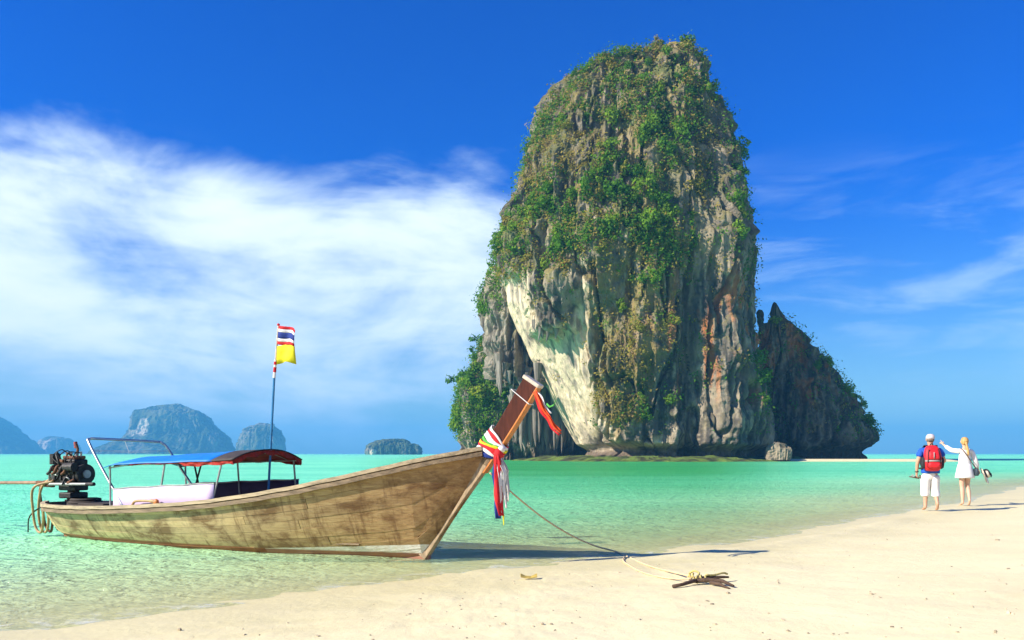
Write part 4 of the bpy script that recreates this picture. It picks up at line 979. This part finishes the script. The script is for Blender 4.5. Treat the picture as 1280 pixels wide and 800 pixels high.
MB().tube(curve_pts([S(882, 730, .09), S(893, 729, .085), S(904, 727, .09), S(909, 726.5, .075)], 12), .011, 6).build('rope_lashing', M_ROPEY, st, True)

# ------------------------------------------------------------------ shell grit and twigs washed up on the sand
mb = MB()
gl_ = np.random.default_rng(5); uu_ = gl_.uniform(-60, 1340, 1500); vv_ = gl_.uniform(640, 815, 1500)
yy_ = 1.25 * F / (vv_ - HOR); xx_ = (uu_ - 640) / F * yy_; zz_ = ground_h(xx_, yy_)
for p in np.column_stack([xx_, yy_, zz_])[(zz_ > .03) | (gl_.random(1500) < .06)][:300]:
    r = random.uniform(.004, .012) * (2.2 if random.random() < .07 else 1)
    mb.ball(Vector(p) + Vector((0, 0, r * .3)), (r * random.uniform(.7, 2.0), r, r * .6), 5, 3, Matrix.Rotation(random.random() * 6.3, 3, 'Z'))
o = mb.build('beach_litter', plain('shell_and_twig_bits', (.40, .32, .21), .8, .6, 2)); tag(o, 'scattered shell grit and bits of twig on the sand', 'litter', kind='stuff')
lf = ground(661, 724); o = MB().sheet([[lf + Vector((dx * .09, dy * .05, .012 + .03 * abs(dx) * (1 + .4 * dy))) for dy in (-1, 0, 1)] for dx in (-1, -.4, .3, 1)], .006).build('fallen_leaf', M_YEL)
o.data.materials.clear(); o.data.materials.append(plain('withered_leaf', (.42, .30, .06), .7, .4, 20)); tag(o, 'curled yellow-brown leaf lying alone on the wet sand', 'leaf')

# ------------------------------------------------------------------ two people walking away along the water's edge (local frame: facing +y)
M_SKIN = plain('warm_skin', (.52, .29, .18), .6, .08, 8); M_SKIN2 = plain('fair_skin', (.60, .36, .24), .6, .08, 8)  # even skin base colours, the man's slightly deeper
M_TEE = plain('blue_tshirt', (.012, .085, .42), .85, .18, 7, .3); M_PANTS = plain('white_trousers', (.76, .73, .68), .85, .06, 6, .3)
M_PACK = plain('red_backpack_nylon', (.58, .012, .018), .6, .22, 9, .3); M_BLACK = plain('black_webbing', (.02, .02, .022), .7, .3, 9); M_CAP = plain('pale_grey_cap', (.52, .47, .46), .85, .15, 14, .2)
M_GREYW = plain('grey_webbing', (.33, .30, .28), .7, .2, 9); M_SANDAL = plain('brown_leather', (.10, .055, .03), .7, .4, 14); M_TUNIC = plain('white_tunic_cotton', (.82, .80, .78), .9, .05, 6, .3, transl=.15)
M_HAIR = plain('blonde_hair', (.50, .30, .10), .55, .4, 30, .5, stretch=(1, 1, .2)); M_HAIR2 = plain('grey_brown_hair', (.16, .12, .09), .7, .3, 30, .4); M_STRAW = plain('natural_straw', (.62, .53, .38), .85, .2, 25, .4)
def skin(name, pts, edges, mat, parent, sub=2, root=0):
    """one continuous skinned figure: pts = {key: (position, rx, ry)}"""
    keys = list(pts); ix = {k: i for i, k in enumerate(keys)}
    me = bpy.data.meshes.new(name); me.from_pydata([pts[k][0] for k in keys], [(ix[a], ix[b]) for a, b in edges], []); me.update()
    o = link(name, me, mat, parent)
    m = o.modifiers.new('skin', 'SKIN'); m.use_smooth_shade = True; m.branch_smoothing = .3
    sv = me.skin_vertices[0].data
    for k, i in ix.items(): sv[i].radius = (pts[k][1], pts[k][2] if len(pts[k]) > 2 else pts[k][1]); sv[i].use_root = (i == root)
    q = o.modifiers.new('sub', 'SUBSURF'); q.levels = sub; q.render_levels = sub
    return o
def chain(*ks): return list(zip(ks[:-1], ks[1:]))
def hand_pts(pre, wrist, direction, palm_n, curl=.35, r=.0095, point=False):
    """palm plus five fingers rooted in it"""
    w = Vector(wrist); d = Vector(direction).normalized(); n = Vector(palm_n).normalized(); s_ = d.cross(n).normalized()
    pts = {}; ed = []
    pk = pre + 'palm'; pts[pk] = (w + d * .055, .036, .018); ed.append((pre + 'wrist', pk))
    for i, (off, ln) in enumerate(((-.030, .068), (-.010, .078), (.010, .074), (.028, .060))):
        cu = 0.05 if (point and i == 0) else (1.5 if point else curl)
        base = w + d * .092 + s_ * off; k1 = base + (d * math.cos(cu * .5) + n * math.sin(cu * .5)) * ln * .5; k2 = k1 + (d * math.cos(cu * 1.5) + n * math.sin(cu * 1.5)) * ln * .5
        a, b, c = f'{pre}f{i}a', f'{pre}f{i}b', f'{pre}f{i}c'; pts[a] = (base, r * 1.1); pts[b] = (k1, r); pts[c] = (k2, r * .8); ed += [(pk, a), (a, b), (b, c)]
    a, b = pre + 'ta', pre + 'tb'; pts[a] = (w + d * .05 - s_ * .045 + n * .012, r * 1.2); pts[b] = (w + d * .085 - s_ * .062 + n * .02, r); ed += [(pk, a), (a, b)]
    return pts, ed
# ---- man
mp = ground(1163, 638); MS = 1.0
man = empty('person', mp, R(-12)); tag(man, 'person in blue shirt, white cropped trousers and pale cap walking barefoot with a red backpack', 'person')
V_ = Vector
pts = {'pel': (V_((0, 0, .95)), .15, .115), 'lhip': (V_((-.09, 0, .90)), .095), 'lkn': (V_((-.105, .03, .50)), .064), 'lcalf': (V_((-.11, .0, .36)), .060), 'lan': (V_((-.115, -.03, .09)), .038), 'lheel': (V_((-.115, -.05, .035)), .034), 'lball': (V_((-.12, .09, .025)), .036, .024), 'ltoe': (V_((-.122, .17, .018)), .034, .015),
       'rhip': (V_((.09, 0, .90)), .095), 'rkn': (V_((.10, .06, .51)), .064), 'rcalf': (V_((.105, -.03, .38)), .060), 'ran': (V_((.11, -.17, .17)), .038), 'rheel': (V_((.11, -.215, .14)), .034), 'rball': (V_((.115, -.11, .045)), .036, .024), 'rtoe': (V_((.118, -.04, .018)), .034, .015),
       'wst': (V_((0, 0, 1.10)), .14, .10), 'chest': (V_((0, .0, 1.30)), .165, .115), 'shl': (V_((0, .0, 1.44)), .11, .075), 'neck': (V_((0, .005, 1.53)), .055), 'hd0': (V_((0, .02, 1.60)), .068, .078), 'hd1': (V_((0, .025, 1.69)), .078, .095), 'hd2': (V_((0, .02, 1.76)), .06, .072),
       'lsh': (V_((-.195, 0, 1.42)), .065), 'lel': (V_((-.285, -.02, 1.14)), .048), 'lwrist': (V_((-.29, .04, .90)), .03),
       'rsh': (V_((.195, 0, 1.42)), .065), 'rel': (V_((.30, -.03, 1.16)), .048), 'rwrist': (V_((.26, .20, 1.13)), .03)}
ed = chain('pel', 'lhip', 'lkn', 'lcalf', 'lan', 'lball', 'ltoe') + [('lan', 'lheel')] + chain('pel', 'rhip', 'rkn', 'rcalf', 'ran', 'rball', 'rtoe') + [('ran', 'rheel')] + chain('pel', 'wst', 'chest', 'shl', 'neck', 'hd0', 'hd1', 'hd2') + chain('shl', 'lsh', 'lel', 'lwrist') + chain('shl', 'rsh', 'rel', 'rwrist')
for h in (hand_pts('l', (-.29, .04, .90), (0.02, .12, -1), (1, 0, 0), .9), hand_pts('r', (.26, .20, 1.13), (-.45, 1, .05), (-.6, 0, -1), .9)): pts.update(h[0]); ed += h[1]
skin('body', pts, ed, M_SKIN, man)
def face(p, c, m):   # nose, brows and ears: only seen from the front, but there
    MB().ball(c + V_((0, .095, -.01)), (.014, .02, .022), 8, 6).build('nose', m, p, True)
    for s_ in (-1, 1):
        MB().ball(c + V_((s_ * .078, .01, -.005)), (.013, .026, .034), 8, 6).build('ear', m, p, True); MB().ball(c + V_((s_ * .03, .083, .015)), (.013, .01, .009), 8, 6).build('eye', M_BLACK, p, True)
    MB().ball(c + V_((0, .083, -.055)), (.026, .01, .007), 8, 5).build('mouth', M_CRED, p, True)
face(man, V_((0, .025, 1.68)), M_SKIN)
# shirt, trousers, cap, hair
def ringloft(parent, name, m, rings, th=0, n=20, shape=2.4):
    R_ = []
    for (c, rx, ry) in rings:
        c = V_(c); R_.append([c + V_((rx * math.copysign(abs(math.cos(a)) ** (2 / shape), math.cos(a)), ry * math.copysign(abs(math.sin(a)) ** (2 / shape), math.sin(a)), .006 * math.sin(a * 5 + rx * 40))) for a in [2 * math.pi * k / n for k in range(n)]])
    o = MB().loft(R_).build(name, m, parent, True); q = o.modifiers.new('sub', 'SUBSURF'); q.levels = q.render_levels = 1; return o
shp = {'b': (V_((0, 0, .93)), .20, .15), 'w': (V_((0, -.0, 1.08)), .185, .14), 'c': (V_((0, 0, 1.28)), .205, .145), 's': (V_((0, 0, 1.43)), .14, .095), 'n': (V_((0, .0, 1.51)), .07, .065), 'ls': (V_((-.20, 0, 1.425)), .085), 'le': (V_((-.255, -.01, 1.25)), .09), 'rs': (V_((.20, 0, 1.425)), .085), 're': (V_((.262, -.018, 1.25)), .09)}
skin('shirt', shp, chain('b', 'w', 'c', 's', 'n') + chain('s', 'ls', 'le') + chain('s', 'rs', 're'), M_TEE, man)
trp = {'p': (V_((0, 0, .955)), .185, .145), 'm': (V_((0, 0, .87)), .18, .145), 'll': (V_((-.10, .005, .78)), .118), 'lk': (V_((-.108, .03, .50)), .098), 'lb': (V_((-.112, .015, .34)), .094), 'rl': (V_((.10, .015, .78)), .118), 'rk': (V_((.105, .055, .50)), .098), 'rb': (V_((.108, -.03, .36)), .094)}
skin('trousers', trp, chain('p', 'm', 'll', 'lk', 'lb') + chain('m', 'rl', 'rk', 'rb'), M_PANTS, man)
ringloft(man, 'shirt_hem', M_TEE, [((0, 0, 1.12), .185, .14), ((0, 0, 1.0), .20, .152), ((0, 0, .885), .208, .16), ((0, 0, .88), .20, .15)])
for sx_, kx, ky, by in ((-1, -.108, .03, .015), (1, .105, .055, -.04)):
    ringloft(man, 'trouser_leg', M_PANTS, [((sx_ * .095, .005, .86), .115, .135), ((sx_ * .10, .015, .72), .115, .125), ((kx, ky, .50), .098, .10), ((kx * 1.03, by, .335), .10, .10), ((kx * 1.03, by, .33), .085, .085)], shape=2.0)
ringloft(man, 'hair', M_HAIR2, [((0, -.0, 1.615), .066, .07), ((0, .005, 1.66), .088, .098), ((0, .01, 1.71), .09, .102)])
cap = ringloft(man, 'cap', M_CAP, [((0, .01, 1.675), .095, .108), ((0, .012, 1.73), .098, .112), ((0, .012, 1.785), .082, .095), ((0, .01, 1.815), .045, .05)])
MB().sheet([[V_((x * (1 - .25 * t), .10 + .10 * t * (1 - .5 * (x / .08) ** 2), 1.70 - .02 * t - 1.2 * x * x)) for x in np.linspace(-.08, .08, 7)] for t in (0, .5, 1)], .006).build('cap_brim', M_CAP, cap, True)
MB().tube([V_((-.29, .03, .915)) + V_((.036 * math.cos(a), .036 * math.sin(a), 0)) for a in np.linspace(0, 6.28, 14)], .012, 6).build('wristband', M_BLACK, man)
# backpack
pk = empty('backpack', mp, R(-12)); tag(pk, 'red hiking backpack with black straps worn by the walker in the blue shirt', 'backpack')
def bag(rings, name, m, parent):
    R_ = []
    for z, x0, w, y0, y1 in rings:
        R_.append([V_((x0 + w * c_, (y0 + y1) / 2 + (y1 - y0) / 2 * s_, z)) for c_, s_ in [(math.copysign(abs(math.cos(a)) ** .55, math.cos(a)), math.copysign(abs(math.sin(a)) ** .55, math.sin(a))) for a in [2 * math.pi * k / 20 for k in range(20)]]])
    o = MB().loft(R_).build(name, m, parent, True); q = o.modifiers.new('sub', 'SUBSURF'); q.levels = q.render_levels = 1; return o
bag([(.93, -.02, .12, -.29, -.13), (.97, -.02, .175, -.33, -.12), (1.12, -.02, .19, -.36, -.12), (1.30, -.02, .185, -.35, -.11), (1.44, -.02, .165, -.31, -.09), (1.52, -.02, .12, -.25, -.08), (1.545, -.02, .05, -.20, -.1)], 'pack_body', M_PACK, pk)
bag([(1.0, -.02, .10, -.41, -.30), (1.03, -.02, .135, -.43, -.30), (1.12, -.02, .135, -.43, -.30), (1.16, -.02, .11, -.41, -.30)], 'lower_pocket', M_PACK, pk)
bag([(1.20, -.02, .10, -.41, -.30), (1.24, -.02, .12, -.425, -.30), (1.36, -.02, .115, -.40, -.28), (1.42, -.02, .085, -.36, -.26)], 'upper_pocket', M_PACK, pk)
for s_ in (-1, 1):
    bag([(.99, -.02 + s_ * .185, .03, -.27, -.15), (1.03, -.02 + s_ * .20, .05, -.30, -.14), (1.22, -.02 + s_ * .20, .05, -.30, -.14), (1.27, -.02 + s_ * .19, .03, -.27, -.16)], 'side_pocket', M_BLACK, pk)
    ribbon(curve_pts([(s_ * .09, -.14, 1.50), (s_ * .11, -.03, 1.545), (s_ * .125, .09, 1.48), (s_ * .14, .14, 1.32), (s_ * .17, .12, 1.15), (s_ * .19, -.02, 1.06), (s_ * .17, -.16, 1.02)], 30), (1, 0, 0), .06, M_BLACK, 'shoulder_strap', pk, .016)
    ribbon([(-.02 + s_ * .13, -.345, 1.02), (-.02 + s_ * .135, -.378, 1.15), (-.02 + s_ * .13, -.365, 1.30), (-.02 + s_ * .1, -.32, 1.45)], (1, 0, 0), .02, M_BLACK, 'compression_strap', pk)
    MB().tube(curve_pts([(s_ * .20, -.10, 1.0), (s_ * .235, .0, 1.0), (s_ * .17, .17, .99), (0.0, .185, .98)], 12), .018, 6).build('hip_belt', M_BLACK, pk, True)
ribbon([(-.20, -.30, 1.175), (-.1, -.405, 1.18), (-.02, -.425, 1.18), (.06, -.405, 1.18), (.16, -.30, 1.175)], (0, 0, 1), .035, M_GREYW, 'front_strap', pk)
ribbon([(-.04, -.43, 1.23), (-.04, -.435, 1.30), (-.035, -.41, 1.38)], (1, 0, 0), .018, M_GREYW, 'zip_pull', pk)
MB().tube(curve_pts([(-.06, -.16, 1.535), (-.02, -.17, 1.585), (.02, -.16, 1.535)], 8), .012, 6).build('grab_loop', M_BLACK, pk, True)
# sandals dangling from the hand
sn = empty('sandals', mp, R(-12)); tag(sn, 'pair of brown sandals dangling from the hand of the walker with the backpack', 'sandals')
for k, (dx, rz, rx_) in enumerate(((-.05, .5, 1.1), (.03, -.5, .9))):
    M_ = Matrix.Translation(V_((-.29 + dx, .06, .765))) @ Matrix.Rotation(rz + 1.3, 4, 'Z') @ Matrix.Rotation(rx_ - .9, 4, 'X')
    n = 16; prof = [(.045 * math.sin(2 * math.pi * q / n) * (1 + .2 * math.cos(2 * math.pi * q / n)), .125 * math.cos(2 * math.pi * q / n)) for q in range(n)]
    MB().loft([[M_ @ V_((x, y, 0)) for x, y in prof], [M_ @ V_((x, y, .022)) for x, y in prof]]).build('sole', M_SANDAL, sn)
    for yy in (.05, -.05): MB().tube(curve_pts([M_ @ V_((-.045, yy, .01)), M_ @ V_((-.02, yy, .06)), M_ @ V_((.02, yy, .06)), M_ @ V_((.045, yy, .01))], 10), .010, 6).build('strap', M_GREYW if yy > 0 else M_SANDAL, sn, True)
MB().tube([(-.285, .055, .80), (-.33, .06, .775)], .012, 6).build('heel_strap', M_SANDAL, sn); MB().tube([(-.285, .055, .80), (-.26, .06, .775)], .012, 6).build('heel_strap', M_SANDAL, sn)
# ---- woman
wp = ground(1206, 632)
wom = empty('person', wp, R(-8)); tag(wom, 'person in loose white tunic with tied blonde hair, one arm raised and pointing', 'person')
pts = {'pel': (V_((0, 0, .97)), .14, .11), 'lhip': (V_((-.075, 0, .90)), .092), 'lkn': (V_((-.06, .02, .50)), .056), 'lcalf': (V_((-.06, -.01, .37)), .055), 'lan': (V_((-.06, -.03, .085)), .032), 'lheel': (V_((-.06, -.05, .03)), .030), 'lball': (V_((-.065, .08, .022)), .032, .021), 'ltoe': (V_((-.067, .15, .016)), .03, .013),
       'rhip': (V_((.085, 0, .90)), .092), 'rkn': (V_((.09, .08, .51)), .056), 'rcalf': (V_((.085, -.02, .38)), .055), 'ran': (V_((.06, -.15, .15)), .032), 'rheel': (V_((.055, -.19, .125)), .030), 'rball': (V_((.065, -.10, .04)), .032, .021), 'rtoe': (V_((.07, -.03, .016)), .03, .013),
       'wst': (V_((0, 0, 1.12)), .115, .09), 'chest': (V_((0, 0, 1.31)), .135, .10), 'shl': (V_((0, 0, 1.44)), .085, .065), 'neck': (V_((0, 0, 1.53)), .045), 'hd0': (V_((-.005, .02, 1.60)), .062, .074), 'hd1': (V_((-.005, .02, 1.69)), .074, .09), 'hd2': (V_((-.005, .01, 1.755)), .055, .068),
       'lsh': (V_((-.16, 0, 1.43)), .052), 'lel': (V_((-.27, .16, 1.45)), .04), 'lwrist': (V_((-.40, .33, 1.60)), .026),
       'rsh': (V_((.16, 0, 1.43)), .052), 'rel': (V_((.255, -.02, 1.17)), .04), 'rwrist': (V_((.34, .05, .955)), .026)}
ed = chain('pel', 'lhip', 'lkn', 'lcalf', 'lan', 'lball', 'ltoe') + [('lan', 'lheel')] + chain('pel', 'rhip', 'rkn', 'rcalf', 'ran', 'rball', 'rtoe') + [('ran', 'rheel')] + chain('pel', 'wst', 'chest', 'shl', 'neck', 'hd0', 'hd1', 'hd2') + chain('shl', 'lsh', 'lel', 'lwrist') + chain('shl', 'rsh', 'rel', 'rwrist')
for h in (hand_pts('l', (-.40, .33, 1.60), (-.55, .6, .75), (.4, .7, -.6), .4, .0095, True), hand_pts('r', (.34, .05, .955), (.5, .15, -1), (-1, 0, -.4), .9)): pts.update(h[0]); ed += h[1]
skin('body', pts, ed, M_SKIN2, wom); face(wom, V_((-.005, .02, 1.68)), M_SKIN2)
tun = {'h': (V_((.0, 0, .84)), .19, .15), 'p': (V_((0, 0, .95)), .18, .14), 'w': (V_((0, 0, 1.13)), .165, .13), 'c': (V_((0, 0, 1.31)), .17, .13), 's': (V_((0, 0, 1.44)), .105, .08), 'n': (V_((0, 0, 1.505)), .062, .056), 'ls': (V_((-.165, 0, 1.43)), .068), 'le': (V_((-.27, .16, 1.45)), .064), 'lw': (V_((-.375, .30, 1.573)), .052),
       'rs': (V_((.165, 0, 1.43)), .068), 're': (V_((.255, -.02, 1.17)), .066), 'rw': (V_((.325, .04, .99)), .06)}
skin('tunic', tun, chain('h', 'p', 'w', 'c', 's', 'n') + chain('s', 'ls', 'le', 'lw') + chain('s', 'rs', 're', 'rw'), M_TUNIC, wom)
ringloft(wom, 'skirt', M_TUNIC, [((0, 0, 1.16), .150, .118), ((0, 0, 1.02), .185, .15), ((.0, 0, .86), .215, .175), ((.0, 0, .725), .245, .195), ((.0, 0, .72), .235, .185)], shape=2.1)
hair = ringloft(wom, 'hair', M_HAIR, [((-.005, -.03, 1.585), .05, .045), ((-.005, -.012, 1.63), .085, .088), ((-.005, -.008, 1.70), .092, .105), ((-.005, -.005, 1.765), .078, .088), ((-.005, 0, 1.80), .04, .045)])
MB().ball((-.005, -.105, 1.70), (.045, .035, .045), 10, 7).build('bun', M_HAIR, hair, True)
MB().tube(curve_pts([(-.005, -.10, 1.66), (.0, -.13, 1.56), (.015, -.145, 1.45), (.03, -.145, 1.36), (.04, -.14, 1.31)], 16), [.03] * 5 + [.034] * 6 + [.028] * 3 + [.015] * 3, 8).build('ponytail', M_HAIR, hair, True)
sb_ = empty('shoulder_bag', wp, R(-8)); tag(sb_, 'dark shoulder bag slung on a thin strap across the white tunic', 'bag')
ribbon(curve_pts([(-.11, .02, 1.50), (-.09, -.09, 1.46), (.02, -.145, 1.28), (.13, -.15, 1.10), (.215, -.13, .98)], 24), (.7, 0, .7), .022, M_SANDAL, 'bag_strap', sb_)
bag([(.78, .245, .035, -.16, .0), (.80, .245, .045, -.19, .02), (.95, .24, .045, -.19, .02), (.985, .235, .03, -.17, .0)], 'bag_body', plain('dark_slate_bag', (.03, .045, .06), .7, .2, 9), sb_)
ht = empty('straw_hat', wp, R(-8)); tag(ht, 'pale straw hat with dark band held in the lowered hand beside the tunic', 'hat')
HM = Matrix.Translation(V_((.50, .06, .80))) @ Matrix.Rotation(R(68), 4, 'Y') @ Matrix.Rotation(R(20), 4, 'X')
rg = []
for r_, z_ in ((.20, -.01), (.19, .0), (.115, .012), (.10, .03), (.095, .09), (.075, .115), (.02, .118)): rg.append([HM @ V_((r_ * math.cos(a), r_ * math.sin(a) * 1.05, z_ + .02 * math.sin(2 * a) * (r_ > .15))) for a in [2 * math.pi * k / 22 for k in range(22)]])
MB().loft(rg).build('hat_crown', M_STRAW, ht, True)
MB().loft([[HM @ V_((r_ * math.cos(a), r_ * math.sin(a) * 1.05, z_)) for a in [2 * math.pi * k / 22 for k in range(22)]] for r_, z_ in ((.108, .028), (.103, .06))], False).build('hat_band', M_BLACK, ht)
sc_ = empty('dark_cloth', wp, R(-8)); tag(sc_, 'bunched black cloth held with the straw hat', 'cloth')
ribbon(curve_pts([(.42, .04, .88), (.54, .03, .90), (.62, .02, .86), (.66, .03, .78)], 14), (.1, .6, .8), lambda t: .07 + .12 * math.sin(3 * t), M_BLACK, 'cloth_fold', sc_, .01, .02)
ribbon(curve_pts([(.45, .0, .86), (.50, -.03, .78), (.54, -.03, .68), (.57, -.02, .58)], 14), (.8, .4, .2), lambda t: .11 * (1 - .8 * t) + .01, M_TUNIC, 'scarf_end', sc_, .006, .015)
